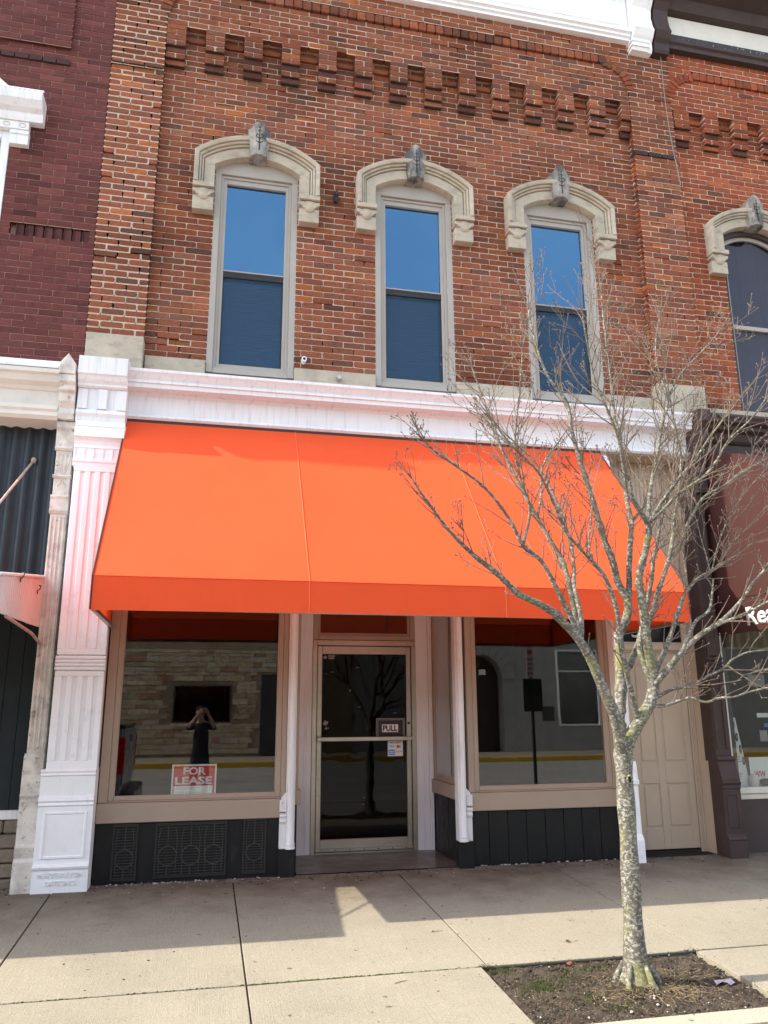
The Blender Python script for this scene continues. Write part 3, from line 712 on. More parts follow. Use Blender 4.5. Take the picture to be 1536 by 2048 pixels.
# left black base with three iron grilles
b = B(); b.box(-.845, .70, -.002, .10, -.03, .476)
bk = b.build('bulkhead', MT['black'], root)
for x0, x1, z0, z1 in ((-.69, -.508, .030, .458), (-.342, .234, .040, .455), (.397, .573, .042, .472)):
    b = B(); b.frame(x0-.012, x1+.012, z0-.012, z1+.012, .014, -.022, .0); g = b.build('iron_grille', MT['iron'], root, bevel=.002)
    B().box(x0, x1, -.0035, -.0025, z0, z1).build('grille_back', MT['black'], g)
    nb = int((z1-z0)/.0215)
    bar = B().box(x0, x1, -.019, -.014, 0, .0055).build('grille_bar', MT['iron_l'], g)
    for i in range(nb):
        o = bar if i == 0 else link(bar.copy(), g)
        o.location.z = z0+.01+i*(z1-z0-.02)/(nb-1)
    nv = 3 if x1-x0 > .3 else 1
    for k in range(nv):
        xc = x0+(x1-x0)*(k+.5)/nv; rr = min((x1-x0)/nv*.40, .085)
        b = B(); b.tube([(xc+rr*math.cos(t*PI/9), -.009, z0+.16+rr*math.sin(t*PI/9)) for t in range(19)], .006, 5, False)
        b.tube([(xc, -.009, z0+.16+rr), (xc, -.009, z1)], .005, 5); b.tube([(xc, -.009, z0), (xc, -.009, z0+.16-rr)], .005, 5)
        for s in (-1, 1): b.tube([(xc+s*rr*.9, -.009, z0+.02), (xc+s*rr, -.009, z0+.3), (xc+s*rr*.8, -.009, z1-.03)], .004, 5)
        b.build('cast_scroll', MT['iron_s'], g)
# right black base of upright planks
B().box(2.46, 3.975, .012, .10, -.03, .476).build('bulkhead', MT['black'], root)
def planks(pts_x, z0, z1, y, par):
    for a, c in zip(pts_x, pts_x[1:]):
        B().box(a+.0035, c-.0035, y+rnd.uniform(-.003, .002), y+.013, z0+rnd.uniform(0, .012), z1).build('plank', MT['black'], par, bevel=.003)
planks([2.463+.1885*i for i in range(9)], .004, .474, .0, root)
# white crumbs of old paint along the foot of the planks
b = B()
for i in range(46):
    x = rnd.choice((rnd.uniform(2.47, 3.95), rnd.gauss(2.8, .15), rnd.gauss(3.5, .2))); r = rnd.uniform(.002, .008); b.ell((x, -.006-rnd.uniform(0, .02), .003), (r*2, r, r*.8), 6, 4)
for i in range(40):
    x = rnd.uniform(-.85, .7); r = rnd.uniform(.002, .007); b.ell((x, -.02-rnd.uniform(0, .10), .002), (r*2, r, r*.8), 6, 4)
b.build('paint_flakes', mat('dusty_flakes', (.42, .40, .37), .8, .3, 40), sidewalk, kind='stuff')

# ---- slim iron columns either side of the entry
def colonnette(xc, s, root):
    """s = side on which the little bracket sits"""
    b = B(); b.box(xc-.040, xc+.040, -.045, .06, .22, 3.9)
    b.lathe([(.046, .22), (.046, .235), (.040, .25), (.046, .262), (.034, .28), (.031, .60), (.031, 3.90)], xc, -.05, 14)
    c = b.build('column', MT['white'], root, bevel=.004, smooth=True)
    xb = xc+s*.064
    b = B(); b.box(xb-.032, xb+.032, -.05, .0, .525, .625); b.frame(xb-.028, xb+.028, .53, .62, .012, -.06, -.045)
    b.box(xb-.03, xb+.03, -.046, .0, .43, .515); b.tube([(xb-.03, -.046, .495), (xb+.03, -.046, .495)], .016, 8); b.tube([(xb-.028, -.046, .45), (xb+.028, -.046, .45)], .011, 8)
    b.box(xb-.03, xb+.03, -.035, .05, .22, .428)
    b.prism([(xb-s*.032, .625), (xb-s*.032, .70), (xb+s*.030, .625)], -.03, .0)
    b.build('column_bracket', MT['white'], c, bevel=.003)
    B().box(min(xc-.045, xb-.032), max(xc+.045, xb+.032), -.055, .06, -.03, .2185).build('column_foot', MT['black'], c, bevel=.004)
colonnette(.790, -1, root); colonnette(2.386, 1, root)

# ---- recessed entry: side windows, jambs, door
YD = .90
for sx, xs in ((-1, .838), (1, 2.400)):
    xi = xs+(.030 if sx < 0 else -.030)
    a, c = sorted((xs, xi))
    b = B(); b.box(a, c, .062, .15, .70, 4.05); b.box(a, c, .80, .885, .70, 4.05); b.box(a, c, .15, .80, .70, .765); b.box(a, c, .15, .80, 2.86, 4.05)
    sw = b.build('entry_side_window', MT['taupe'], root, bevel=.004)
    B().box((a+c)/2-.003, (a+c)/2+.003, .152, .798, .766, 2.858).build('pane', MT['glass_shop'], sw)
    e = xs-.055 if sx > 0 else xs-.0; f = xs+.0 if sx > 0 else xs+.055
    B().box(min(e, f), max(e, f), .065, .895, .572, .698).build('sill_board', MT['taupe'], sw, bevel=.005)
    a2, c2 = (xs-.022, xs-.004) if sx > 0 else (xs+.004, xs+.022)
    for i in range(5):
        y = .065+i*.166; B().box(a2+rnd.uniform(-.002, .002), c2, y+.003, y+.163, .006, .570).build('plank', MT['black'], sw, bevel=.003)
b = B()
for a, c in ((.872, .935), (.936, 1.088), (2.193, 2.33), (2.331, 2.372)):
    b.box(a, c, YD-.02-(.02 if a in (.872, 2.331) else 0), YD+.1, .0, 3.4)
jb = b.build('door_jamb', MT['white'], root, bevel=.005)
b = B(); b.box(1.088, 1.135, YD-.030, YD+.07, .008, 2.115); b.box(2.146, 2.193, YD-.030, YD+.07, .008, 2.115); b.box(1.135, 2.146, YD-.029, YD+.07, 2.060, 2.115)
b.box(1.135, 2.146, YD-.02, YD+.06, .006, .026)
df = b.build('door_frame', MT['alu'], root, bevel=.003)
b = B(); b.frame(1.140, 2.141, .030, 2.055, .050, YD-.015, YD+.03, .115, .085)
dr = b.build('shop_door', MT['alu'], root, bevel=.004)
MT['glass_door'] = glass('door_glass', .42, (.30, .27, .25), wob=.03, wscale=5)
B().box(1.188, 2.093, YD+.004, YD+.010, .143, 1.972).build('pane', MT['glass_door'], dr)
b = B(); b.box(1.137, 2.138, YD-.075, YD-.055, 1.088, 1.130); b.box(1.140, 1.165, YD-.055, YD-.015, 1.095, 1.124); b.box(2.112, 2.137, YD-.055, YD-.015, 1.095, 1.124)
b.build('pull_bar', MT['alu'], dr, bevel=.004)
b = B(); b.tube([(2.113, YD-.024, 1.262), (2.113, YD-.014, 1.262)], .014, 12); b.build('lock_cylinder', MT['iron'], dr)
B().box(1.138, 2.143, YD-.035, YD-.0155, .032, .062).build('kick_strip', MT['alu'], dr, bevel=.003)
for i in range(7):
    x = 1.2+.145*i; B().tube([(x, YD-.0385, .047), (x, YD-.0345, .047)], .006, 8).build('screw', MT['iron'], dr)
ys = YD+.0035
MT['grey'] = mat('sticker_grey', (.30, .29, .28), .6, .15, 20, bd=0)
b = B(); b.frame(1.768, 2.075, 1.128, 1.312, .006, ys-.002, ys); b.frame(1.782, 2.062, 1.128, 1.30, .007, ys-.002, ys); b.build('notice_border', MT['grey'], dr)
B().box(1.790, 2.054, ys-.0012, ys, 1.134, 1.292).build('notice_panel', mat('notice_black', (.035, .035, .037), .5, .1, bd=0), dr)
B().box(1.829, 2.003, ys-.0022, ys-.0013, 1.172, 1.250).build('notice_plate', MT['signwhite'], dr)
text('lettering', 'PULL', MT['ink'], dr, (1.838, 1.994, 1.181, 1.241), ys-.0023, .0005, .03)
B().box(1.890, 2.052, ys-.001, ys, .930, 1.082).build('card_sticker', MT['signwhite'], dr)
text('lettering', 'WE ACCEPT', MT['ink'], dr, (1.915, 2.03, 1.057, 1.072), ys-.0011, .0005, .01)
text('lettering', 'VISA', MT['blue'], dr, (1.905, 1.958, 1.018, 1.038), ys-.0011, .0005, .01)
b = B(); b.tube([(1.998, ys-.0012, 1.026), (1.998, ys-.0018, 1.026)], .015, 14); b.build('sticker_disc', MT['signred'], dr)
b = B(); b.tube([(2.016, ys-.0012, 1.026), (2.016, ys-.0016, 1.026)], .015, 14); b.build('sticker_disc', mat('sticker_amber', (.75, .35, .05), .5, bd=0), dr)
B().box(1.898, 1.966, ys-.0018, ys-.0011, .940, .995).build('sticker_patch', mat('sticker_pale_blue', (.12, .36, .68), .5, bd=0), dr)
for i in range(2): B().box(1.906, 1.957, ys-.0022, ys-.0018, .955+.018*i, .962+.018*i).build('sticker_line', MT['signwhite'], dr)
text('lettering', 'DISCOVER', MT['ink'], dr, (1.978, 2.044, .968, .980), ys-.0011, .0005, .005)
# small worn transfers on the glass: a rose, an alarm notice, specks
b = B()
for i in range(9):
    a = i*2.4; r = .006*math.sqrt(i); b.ell((1.232+r*math.cos(a)*1.3, ys-.0006, 1.270+r*math.sin(a)*1.2), (.010, .0006, .009), 8, 4)
b.tube([(1.235, ys-.0006, 1.245), (1.245, ys-.0006, 1.20)], .002, 5); b.ell((1.236, ys-.0006, 1.212), (.012, .0006, .006), 8, 4); b.ell((1.258, ys-.0006, 1.218), (.012, .0006, .005), 8, 4)
b.build('rose_transfer', MT['grey'], dr)
b = B(); b.prism([(1.200, 1.938), (1.222, 1.958), (1.245, 1.938), (1.222, 1.918)], ys-.001, ys)
for x0, x1, z0 in ((1.252, 1.325, 1.944), (1.258, 1.318, 1.920)): b.box(x0, x1, ys-.001, ys, z0, z0+.016)
b.build('alarm_transfer', MT['grey'], dr)
b = B()
for i in range(8):
    x = rnd.uniform(1.22, 2.05); z = rnd.uniform(.2, 1.85); b.box(x, x+rnd.uniform(.004, .05), ys-.0006, ys, z, z+.003)
b.prism([(1.480, 1.600), (1.497, 1.612), (1.492, 1.586), (1.484, 1.588)], ys-.0012, ys)
b.build('tape_scrap', MT['grey'], dr)
# transom
b = B(); b.frame(1.09, 2.192, 2.118, 2.90, .055, YD-.018, YD+.08); tr = b.build('transom', MT['taupe'], root, bevel=.005)
b = B(); b.frame(1.145, 2.137, 2.173, 2.845, .022, YD-.002, YD+.05); b.build('transom_bead', MT['taupe'], tr, bevel=.003)
B().box(1.167, 2.115, YD+.01, YD+.016, 2.195, 2.823).build('pane', MT['glass_shop'], tr)
B().box(.842, 2.396, YD-.01, YD+.1, 3.401, 4.08).build('entry_head', MT['taupe'], root)
B().box(.842, 2.396, .064, YD-.012, 3.60, 3.64).build('entry_ceiling', MT['taupe'], root)
# porch light under the awning, over the door
lt = thing('porch_light', 'small black twin-head floodlight under the awning above the shop door', 'light', (1.48, .55, 3.59))
b = B(); b.lathe([(.05, 0), (.05, -.03), (.02, -.04), (.014, -.30)], 1.48, .55, 12, 3.597); b.build('stem', MT['iron'], lt, smooth=True)
for s in (-1, 1):
    b = B(); b.tube([(1.48, .55, 3.31), (1.48+s*.10, .53, 3.27)], .012, 8); b.tube([(1.48+s*.08, .52, 3.29), (1.48+s*.13, .46, 3.25), (1.48+s*.16, .42, 3.23)], [.03, .055, .07], 12); b.build('lamp_head', MT['iron'], lt, smooth=True)

# ---- FOR LEASE board standing inside the left window
fl = thing('lease_sign', 'red and white FOR LEASE sign standing inside the left shop window', 'sign', (-.05, .04, .68))
X0, X1, Z0, Z1 = -.248, .136, .684, .940
B().box(X0, X1, .036, .040, Z0, Z1).build('board', MT['signwhite'], fl)
B().box(X0+.014, X1-.014, .0348, .0359, Z0+.012, Z1-.014).build('red_field', MT['signred'], fl)
B().box(X0+.022, X1-.030, .0336, .0347, Z0+.004, Z0+.076).build('write_in_strip', MT['signwhite'], fl)
text('lettering', 'FOR', MT['signwhite'], fl, (-.150, .044, .850, .917), .0346, .0006, .032)
text('lettering', 'LEASE', MT['signwhite'], fl, (-.218, .100, .770, .836), .0346, .0006, .032)
b = B()
for row, (za, xa, xb, n_) in enumerate(((.738, -.205, .01, 10), (.705, -.21, .02, 15))):
    for i in range(n_):
        x = xa+(xb-xa)*i/n_; pts = [(x+rnd.uniform(0, .012), .0332, za+rnd.uniform(-.008, .008)) for _ in range(4)]; b.tube(pts, .0009, 4)
b.build('handwriting', MT['ink'], fl)

# ---- tan side doorway
YT = .25
b = B(); b.box(4.112, 4.145, .002, YT+.05, -.03, 4.083); b.box(5.052, 5.10, -.055, YT+.05, -.03, 4.083)
al = b.build('doorway_reveal', MT['tan'], root)
b = B(); b.box(4.146, 4.30, YT, YT+.08, -.03, 4.083); b.box(4.30, 5.051, YT, YT+.08, 1.975, 2.085); b.box(4.30, 5.051, YT, YT+.08, 2.40, 4.083); b.box(5.005, 5.051, YT, YT+.08, 2.085, 2.40); b.box(5.030, 5.051, YT, YT+.08, -.03, 1.975)
dw = b.build('doorway_wall', MT['tan'], root)
x = 4.15; i = 0
while x < 5.0:
    B().box(x+.002, x+.047, YT-.010, YT-.001, 2.42, 4.08).build('beadboard', MT['tan'], dw, bevel=.003); x += .0505
b = B(); b.box(5.000, 5.016, YT-.018, YT-.001, -.02, 1.99); b.box(5.018, 5.030, YT-.026, YT-.001, -.02, 2.0); b.box(5.032, 5.050, YT-.034, YT-.001, -.02, 2.06); b.box(4.28, 5.031, YT-.03, YT-.001, 2.0, 2.058)
b.build('door_casing', MT['tan'], dw, bevel=.003)
B().box(4.302, 5.003, YT+.01, YT+.016, 2.087, 2.398).build('pane', mat('black_glass', (.012, .012, .013), .12, .1, bd=0), dw)
text('house_number', '59', mat('number_white', (.55, .55, .55), .5, bd=0), dw, (4.42, 4.66, 2.13, 2.29), YT+.0095, .001, .01)
b = B(); b.box(4.305, 5.000, YT+.008, YT+.045, .022, 1.972)
sd = b.build('side_door', MT['tan'], root)
b = B()
for a, c in ((4.305, 4.40), (4.595, 4.672), (4.930, 5.000)): b.box(a, c, YT-.003, YT+.007, .022, 1.972)
for a, c in ((.022, .222), (.65, .855), (1.86, 1.972)):
    b.box(4.40, 4.595, YT-.0025, YT+.007, a, c); b.box(4.672, 4.930, YT-.0025, YT+.007, a, c)
b.build('stile_and_rail', MT['tan'], sd, bevel=.005)
for a, c in ((4.40, 4.595), (4.672, 4.930)):
    for z0, z1 in ((.222, .65), (.855, 1.86)):
        B().box(a+.022, c-.022, YT-.001, YT+.007, z0+.022, z1-.022).build('door_panel', MT['tan'], sd, bevel=.006)
B().box(4.15, 5.05, YT+.0, YT+.09, -.03, .010).build('threshold', MT['interior'], dw)

# ================================================================ orange awning
aw = thing('orange_awning', 'large plain orange canvas awning across the whole shop front', 'awning', (1.6, -.03, 2.12))
AX0, AX1 = -.846, 4.046; YW, ZW, YFr, ZV, ZBt = -.035, 4.085, -1.40, 2.372, 2.122
seams = [AX0, .758, 2.372, AX1]
def slope_pt(t, x):
    y = YW+(YFr-YW)*t; z = ZW+(ZV-ZW)*t
    s = min(1, min(x-AX0, AX1-x)/.3) if True else 1
    f = min(abs(x-q) for q in seams); sag = .022*math.sin(PI*t)*(1-math.exp(-f/.25))
    wob = (.006*mnoise.noise(Vector((x*1.7, t*3, 1.3)))+.003*mnoise.noise(Vector((x*5+t*4, t*7, 2.3))))*min(1, 8*t*(1-t)+.05)
    return (x, y+sag*.6+wob, z-sag*.8+wob)
NT = 16
for a, c in zip(seams, seams[1:]):
    nx = 20; b = B()
    for i in range(NT+1):
        for k in range(nx+1): b.v.append(slope_pt(i/NT, a+(c-a)*k/nx))
    for i in range(NT):
        for k in range(nx): q = i*(nx+1)+k; b.f.append((q, q+1, q+nx+2, q+nx+1))
    b.build('canopy_panel', MT['orange'], aw, smooth='all', fix=False)
    b = B(); nz = 3
    for i in range(nz+1):
        for k in range(nx+1):
            x = a+(c-a)*k/nx; t = i/nz; b.v.append((x, YFr+.003*mnoise.noise(Vector((x*2.5, t, 4)))*t, ZV+(ZBt-ZV)*t+(.006*math.sin(x*1.2))*t))
    for i in range(nz):
        for k in range(nx): q = i*(nx+1)+k; b.f.append((q, q+nx+1, q+nx+2, q+1))
    b.build('valance_panel', MT['orange'], aw, smooth='all', fix=False)
for x in (AX0, AX1):
    b = B(); b.add([(x, YW, ZW), (x, YW, ZBt-.01), (x, YFr, ZBt), (x, YFr, ZV)], [(0, 1, 2, 3)]); b.build('side_panel', MT['orange'], aw, fix=False)
    b = B(); b.tube([(x, YW, ZW+.004), (x, YFr-.002, ZV+.004)], .0065, 6); b.tube([(x, YFr-.002, ZV), (x, YFr-.002, ZBt)], .0065, 6); b.build('edge_piping', MT['piping'], aw)
for x in seams[1:3]:
    b = B(); b.tube([tuple(Vector(slope_pt(t/12, x))+Vector((0, -.003, .003))) for t in range(13)], .003, 5); b.tube([(x, YFr-.002, ZV), (x, YFr-.002, ZBt)], .003, 5); b.build('seam', MT['seam'], aw)
b = B(); b.tube([(AX0+.006, YFr-.001, ZV+.001), (AX1-.006, YFr-.001, ZV+.001)], .004, 6); b.build('fold_line', MT['orange'], aw)
b = B(); b.box(AX0+.004, AX1-.004, YFr+.006, YFr+.034, ZBt+.0, ZBt+.03); b.build('front_rail', MT['alu'], aw)
for x in (AX0+.012, AX1-.040):
    b = B(); b.box(x, x+.028, YFr+.034, YW, ZBt-.012, ZBt+.016); b.build('side_rail', MT['alu'], aw)
for x in (AX0+.03, .758, 2.372, AX1-.03):
    b = B(); b.tube([(x, YW-.03, ZW-.13), (x, YFr+.02, ZV-.04), (x, YFr+.02, ZBt+.03)], .014, 8); b.build('rafter', MT['alu'], aw)
b = B(); b.box(AX0, AX1, YW-.012, YW+.03, ZW-.02, ZW+.006); b.build('head_rail', MT['piping'], aw)

# small fixtures on the brick wall
t = thing('security_camera', 'small white bullet security camera low on the brick between the first two windows', 'camera', (.84, .09, 4.89))
B().tube([(.838, .10, 4.895), (.836, .06, 4.897)], .022, 12).build('mount', MT['white_clean'], t, smooth=True)
B().tube([(.836, .075, 4.90), (.834, -.02, 4.885)], .026, 14).build('body', MT['white_clean'], t, smooth=True)
B().tube([(.834, -.018, 4.8855), (.834, -.024, 4.8845)], .014, 12).build('lens', MT['ink'], t)
t = thing('iron_bracket', 'small black iron bracket fixed to the brick between the first two windows', 'bracket', (1.16, .1, 6.9))
B().box(1.135, 1.185, .085, .115, 6.84, 6.97).build('plate', MT['iron'], t, bevel=.004)
b = B(); b.tube([(1.16, .09, 6.93), (1.16, .02, 6.93), (1.16, .01, 6.87)], .012, 8); b.tube([(1.16, .05, 6.95), (1.16, .05, 6.81)], .008, 8); b.build('hook', MT['iron'], t)
b = B(); b.tube([(1.205, .02, 4.735), (1.205, .085, 4.735)], [.022, .030], 12); o = b.build('spotlight', MT['alu'], None, smooth=True); tag(o, 'small round metal fixture on the sill stone between the first two windows', 'fixture')
pts = [(5.285+.012*math.sin(i*.5)+.004*i, -.10+.07*math.sin(i*.3), 10.35-.235*i) for i in range(13)]
o = B().tube(pts, .0055, 6).build('hanging_cable', mat('weathered_cable', (.22, .2, .19), .6, .2, 20)); tag(o, 'thin grey cable hanging down the brick pier from the roof cornice', 'cable')

# ================================================================ left neighbour: maroon brick
LB = thing('maroon_building', 'maroon painted brick building with white window hood, cut off by the left edge', 'building', (-3.5, 0, 0))
w = Wall(PAL_MAR, .0012, .004, .0062, .002)
w.soot = lambda x, z: (1-.45*max(0, 1-abs(x+1.95+.03*mnoise.noise(Vector((0, 0, z*4))))/.16)*(1 if 5.9 < z < 7.3 else 0)*rnd.uniform(.5, 1.2))*rnd.uniform(.88, 1.1)*(1-.2*max(0, mnoise.noise(Vector((x*1.5, 0, z*1.5)))))
LX0 = -4.9; LXE = PX0-.006
lc = -2.665; lops = [(lc-.485, lc+.485, 4.45, 7.14), (-2.092, -1.345, ZB+16*CH, ZB+18*CH)]
lay(w, LX0, LXE, -4, 47, .012, lops, LXE, mod=.2265, miss=lambda x, z: .10 if z < 5.2 else .02)
lay(w, LX0, LXE, 47, 67, .012, (), LXE, mod=.2265, miss=lambda x, z: .02)
for i in range(6): w.brick(-2.5+.135*i, -2.375+.135*i, ZB+45*CH+.003, ZB+46*CH-.003, -.012, .05, (.07, .035, .033))
lay(w, LX0, -1.70, 48, 66, -.028, (), LXE, mod=.2265, depth=.05)
for i in range(8):
    x = -2.03+.0885*i; w.brick(x, x+.07, ZB+16*CH+.003, ZB+18*CH-.004, .036, .06, (.125, .05, .046))
w.slab.box(-2.092, -1.345, .075, .089, ZB+16*CH, ZB+18*CH)
slab_open(w.slab, LX0, LXE, 4.4, 9.6, .090, .30, lops)
finish_wall(w, LB, MT['brick_m'], MT['mortar_m'], 300)
# slanted faces of the sawtooth course
b = B()
for i in range(8):
    x = -2.045+.0885*i; b.prism([(x, .070), (x+.018, .016), (x+.020, .070)], ZB+16*CH+.006, ZB+18*CH-.008, 'Z')
b.build('sawtooth_course', mat('maroon_paint', (.125, .046, .043), .6, .1), LB)
# window with white hood
MT['glass_left'] = glass('left_upper_glass', 4.5, (.6, .65, .7), wob=.03)
b = B(); b.box(lc+.405, lc+.482, .004, .3, 4.5, 7.10); b.box(lc-.482, lc-.405, .004, .3, 4.5, 7.10); b.box(lc-.405, lc+.405, .006, .3, 7.02, 7.10)
wn_ = b.build('window', MT['white'], LB, bevel=.004)
b = B(); b.frame(lc-.405, lc+.405, 4.5, 7.02, .045, .06, .2); b.build('sash_frame', MT['frame_up'], wn_, bevel=.004); B().box(lc-.36, lc+.36, .10, .106, 4.55, 6.97).build('pane', MT['glass_left'], wn_)
B().box(lc-.4, lc+.4, .28, .29, 4.5, 7.0).build('dark_backing', MT['dark_backing'], wn_)
b = B(); b.box(lc-.66, lc+.66, -.055, .05, 7.10, 7.19)
hd = b.build('window_hood', MT['white'], LB, bevel=.004)
xprof([(.02, 7.19), (-.07, 7.19), (-.085, 7.23), (-.09, 7.27), (-.14, 7.30), (-.19, 7.36), (-.20, 7.43), (-.20, 7.455), (.02, 7.455)], lc-.79, lc+.79, 'hood_cornice', MT['white'], hd)
b = B(); n_ = 34
for i in range(n_): xx = lc-.79+1.58*i/n_; b.tube([(xx, -.20, 7.452), (xx+.05, -.175, 7.475)], .013, 6)
b.build('rope_moulding', MT['white'], hd, smooth=True)
b = B(); b.prism([(lc-.5, 7.47), (lc+.5, 7.47), (lc+.42, 7.54), (lc, 7.90), (lc-.42, 7.54)], -.16, .03); b.build('pediment', MT['white'], hd, bevel=.01)
b = B()
for i in range(9):
    xx = lc-.6+.15*i; b.tube([(xx+.03*math.cos(a*.6), -.058, 7.145+.022*math.sin(a*.6)) for a in range(11)], .005, 5)
b.build('scroll_ornament', MT['cream'], hd)
for s in (-1, 1):
    xa, xb = sorted((lc+s*.49, lc+s*.665)); b = B(); b.box(xa, xb, -.05, .04, 6.93, 7.095); b.box(xa-.004, xb+.004, -.062, .04, 7.04, 7.06); b.build('hood_corbel', MT['white'], hd, bevel=.004)
# shop-front cornice and thin iron pilaster
lcn = xprof([(.1, 4.56), (-.12, 4.53), (-.30, 4.44), (-.30, 4.40), (-.27, 4.385), (-.25, 4.33), (-.20, 4.30), (-.185, 4.27), (-.17, 4.26), (-.17, 4.13), (-.20, 4.12), (-.21, 4.08), (-.19, 4.06), (-.20, 4.02), (-.17, 3.99), (.1, 3.98)], LX0, -1.435, 'storefront_cornice', MT['cream'], LB)
xprof([(.09, 4.64), (-.10, 4.60), (-.305, 4.475), (-.305, 4.445), (.09, 4.575)], LX0, -1.445, 'cornice_flashing', MT['white'], lcn)
b = B(); b.prism([(-1.438, 4.40), (-1.296, 4.40), (-1.296, 4.50), (-1.367, 4.60), (-1.438, 4.50)], -.31, .0)
xp = [(0, 4.398), (-.30, 4.398), (-.30, 4.33), (-.27, 4.30), (-.27, 4.255), (-.235, 4.24), (-.235, 4.16), (-.20, 4.10), (-.21, 4.05), (-.195, 4.0), (0, 4.0)]
b.prism(xp, -1.432, -1.292, 'X'); b.build('pilaster_finial', MT['cream_rough'], LB, bevel=.004)
b = B(); b.box(-1.430, -1.290, -.11, .1, -.08, 3.995)
tp = b.build('pilaster', MT['cream_rough'], LB, bevel=.006)
for prof_, nm in (([(0, 3.99), (-.15, 3.99), (-.155, 3.93), (-.13, 3.90), (-.125, 3.76), (-.14, 3.74), (-.125, 3.72), (0, 3.72)], 'capital'), ([(0, 3.30), (-.122, 3.30), (-.135, 3.28), (-.122, 3.26), (-.12, 3.17), (-.135, 3.15), (-.12, 3.125), (0, 3.125)], 'pilaster_band'), ([(0, 3.49), (-.12, 3.49), (-.13, 3.475), (-.12, 3.46), (0, 3.46)], 'pilaster_band'),
                  ([(0, 1.06), (-.118, 1.06), (-.14, 1.03), (-.14, .94), (-.16, .92), (-.15, .89), (-.15, .75), (-.16, .73), (-.145, .70), (-.14, .36), (-.16, .33), (-.16, .29), (-.15, .25), (-.175, .22), (-.185, -.08), (0, -.08)], 'pedestal')):
    xprof(prof_, -1.440, -1.284, nm, MT['cream_rough'], tp)
b = B()
for i in range(4): b.box(-1.425+.036*i, -1.407+.036*i, -.122, -.10, 1.10, 3.10)
b.build('reeding', MT['cream_rough'], tp, bevel=.004)
c_ = B(); xm = -1.36; y = -.113
for s in (-1, 1):
    c_.tube([(xm+s*.012, y, 3.50), (xm+s*.045, y, 3.60), (xm+s*.055, y, 3.665), (xm+s*.035, y, 3.69), (xm+s*.022, y, 3.665)], .005, 6); c_.tube([(xm+s*.008, y, 3.50), (xm+s*.02, y, 3.60), (xm+s*.012, y, 3.69)], .005, 6)
    c_.tube([(xm+s*.006, y, 3.455), (xm+s*.012, y, 3.41), (xm+s*.035, y, 3.39), (xm+s*.03, y, 3.375)], .005, 6)
    c_.tube([(xm+s*.04+.012*math.cos(a*.7), y, 3.215+.014*math.sin(a*.7)) for a in range(8)], .004, 5)
c_.tube([(xm+.012*math.cos(a*.7), y, 3.215+.014*math.sin(a*.7)) for a in range(8)], .004, 5)
c_.build('leaf_ornament', MT['cream_rough'], tp, kind='stuff')
# dark corrugated sheet, dark shop wall, stone base
b = B(); n_ = 160; W_ = (-1.44)-LX0
vs = [(LX0+W_*i/n_, .07+.022*math.cos((LX0+W_*i/n_)*2*PI/.118), z) for z in (2.55, 4.0) for i in range(n_+1)]
b.add(vs, [(i, i+1, i+n_+2, i+n_+1) for i in range(n_)]); b.build('corrugated_sheet', MT['steel_dark'], LB, smooth='all', fix=False)
B().box(LX0, -1.432, .11, .3, .585, 4.40).build('shop_wall', mat('dark_green_boards', (.010, .016, .018), .6, .2, 3), LB)
for i in range(26):
    x = -1.44-.13*(i+1); B().box(x+.003, x+.127, .10, .109, .60, 2.54).build('board', mat('dark_green_board', (.011, .017, .019), .55, .25, 3, 40, .002) if i == 0 else bpy.data.materials['dark_green_board'], LB)
B().box(LX0, -1.445, .05, .109, .525, .597).build('sill', MT['white'], LB, bevel=.006)
MT['ashlar'] = mat('rockface_stone', (.20, .165, .12), .9, .25, 7, 30, .012, .9)
for r in range(5):
    x = LX0+rnd.uniform(0, .3); 
    while x < -1.46:
        L_ = rnd.uniform(.28, .5); e = min(x+L_, -1.446)
        if e-x > .05: B().box(x+.004, e-.004, .055+rnd.uniform(0, .02), .12, -.05+r*.115+.004, -.05+(r+1)*.115-.004).build('stone', MT['ashlar'], LB, bevel=.012)
        x += L_
b = B(); b.box(LX0, -1.30, .32, 14, -.1, 9.5); b.build('building_mass', MT['interior'], LB)
B().box(LX0, LXE, .0, 14, 9.601, 9.66).build('parapet_coping', MT['stone'], LB)
# another house beyond, outside the picture
ob = thing('brick_house', 'plain dark brick house further along the row, beyond the maroon building', 'building', (-9, 0, 0))
B().box(-14, -4.92, .02, 14, -.1, 9.0).build('wall', mat('plain_brick_wall', (.2, .09, .06), .9, .2), ob)
for i in range(4):
    for z in (1.0, 5.0): B().box(-13.2+2.1*i, -12.2+2.1*i, .0, .05, z, z+2.2).build('window', MT['steel_dark'], ob)

# ---- ribbed metal awning of the left shop
ma = thing('metal_awning', 'cream ribbed metal awning at the left edge, glowing pink beside the orange one', 'awning', (-3, 0, 2.3))
MT['metal_cream'] = mat('cream_awning_metal', (.68, .57, .52), .5, .06, 4, 60, .001, dirt=[((.25, .12, .07), 18, .64, .72, .6)])
AX = -1.425
def ribx(n, f): return [f(i/n) for i in range(n+1)]
n_ = 420; b = B()
for (y, z) in ((.02, 2.565), (-1.64, 2.325)):
    for i in range(n_+1): x = LX0+(AX-LX0)*i/n_; b.v.append((x, y, z+.008*math.cos(x*2*PI/.06)))
b.f += [(i, i+1, i+n_+2, i+n_+1) for i in range(n_)]; b.build('roof_sheet', MT['metal_cream'], ma, smooth='all', fix=False)
n_ = 300; b = B()
for k in range(2):
    for i in range(n_+1):
        t = i/n_; y = .0-1.64*t; zt = 2.555-.24*t; zb_ = 2.115-.045*t+.016*abs(math.sin(t*PI*27)); b.v.append((AX-(.034 if (t*27) % 1 < .30 else 0)+.003*math.cos(t*2*PI*27), y, zt if k == 0 else zb_))
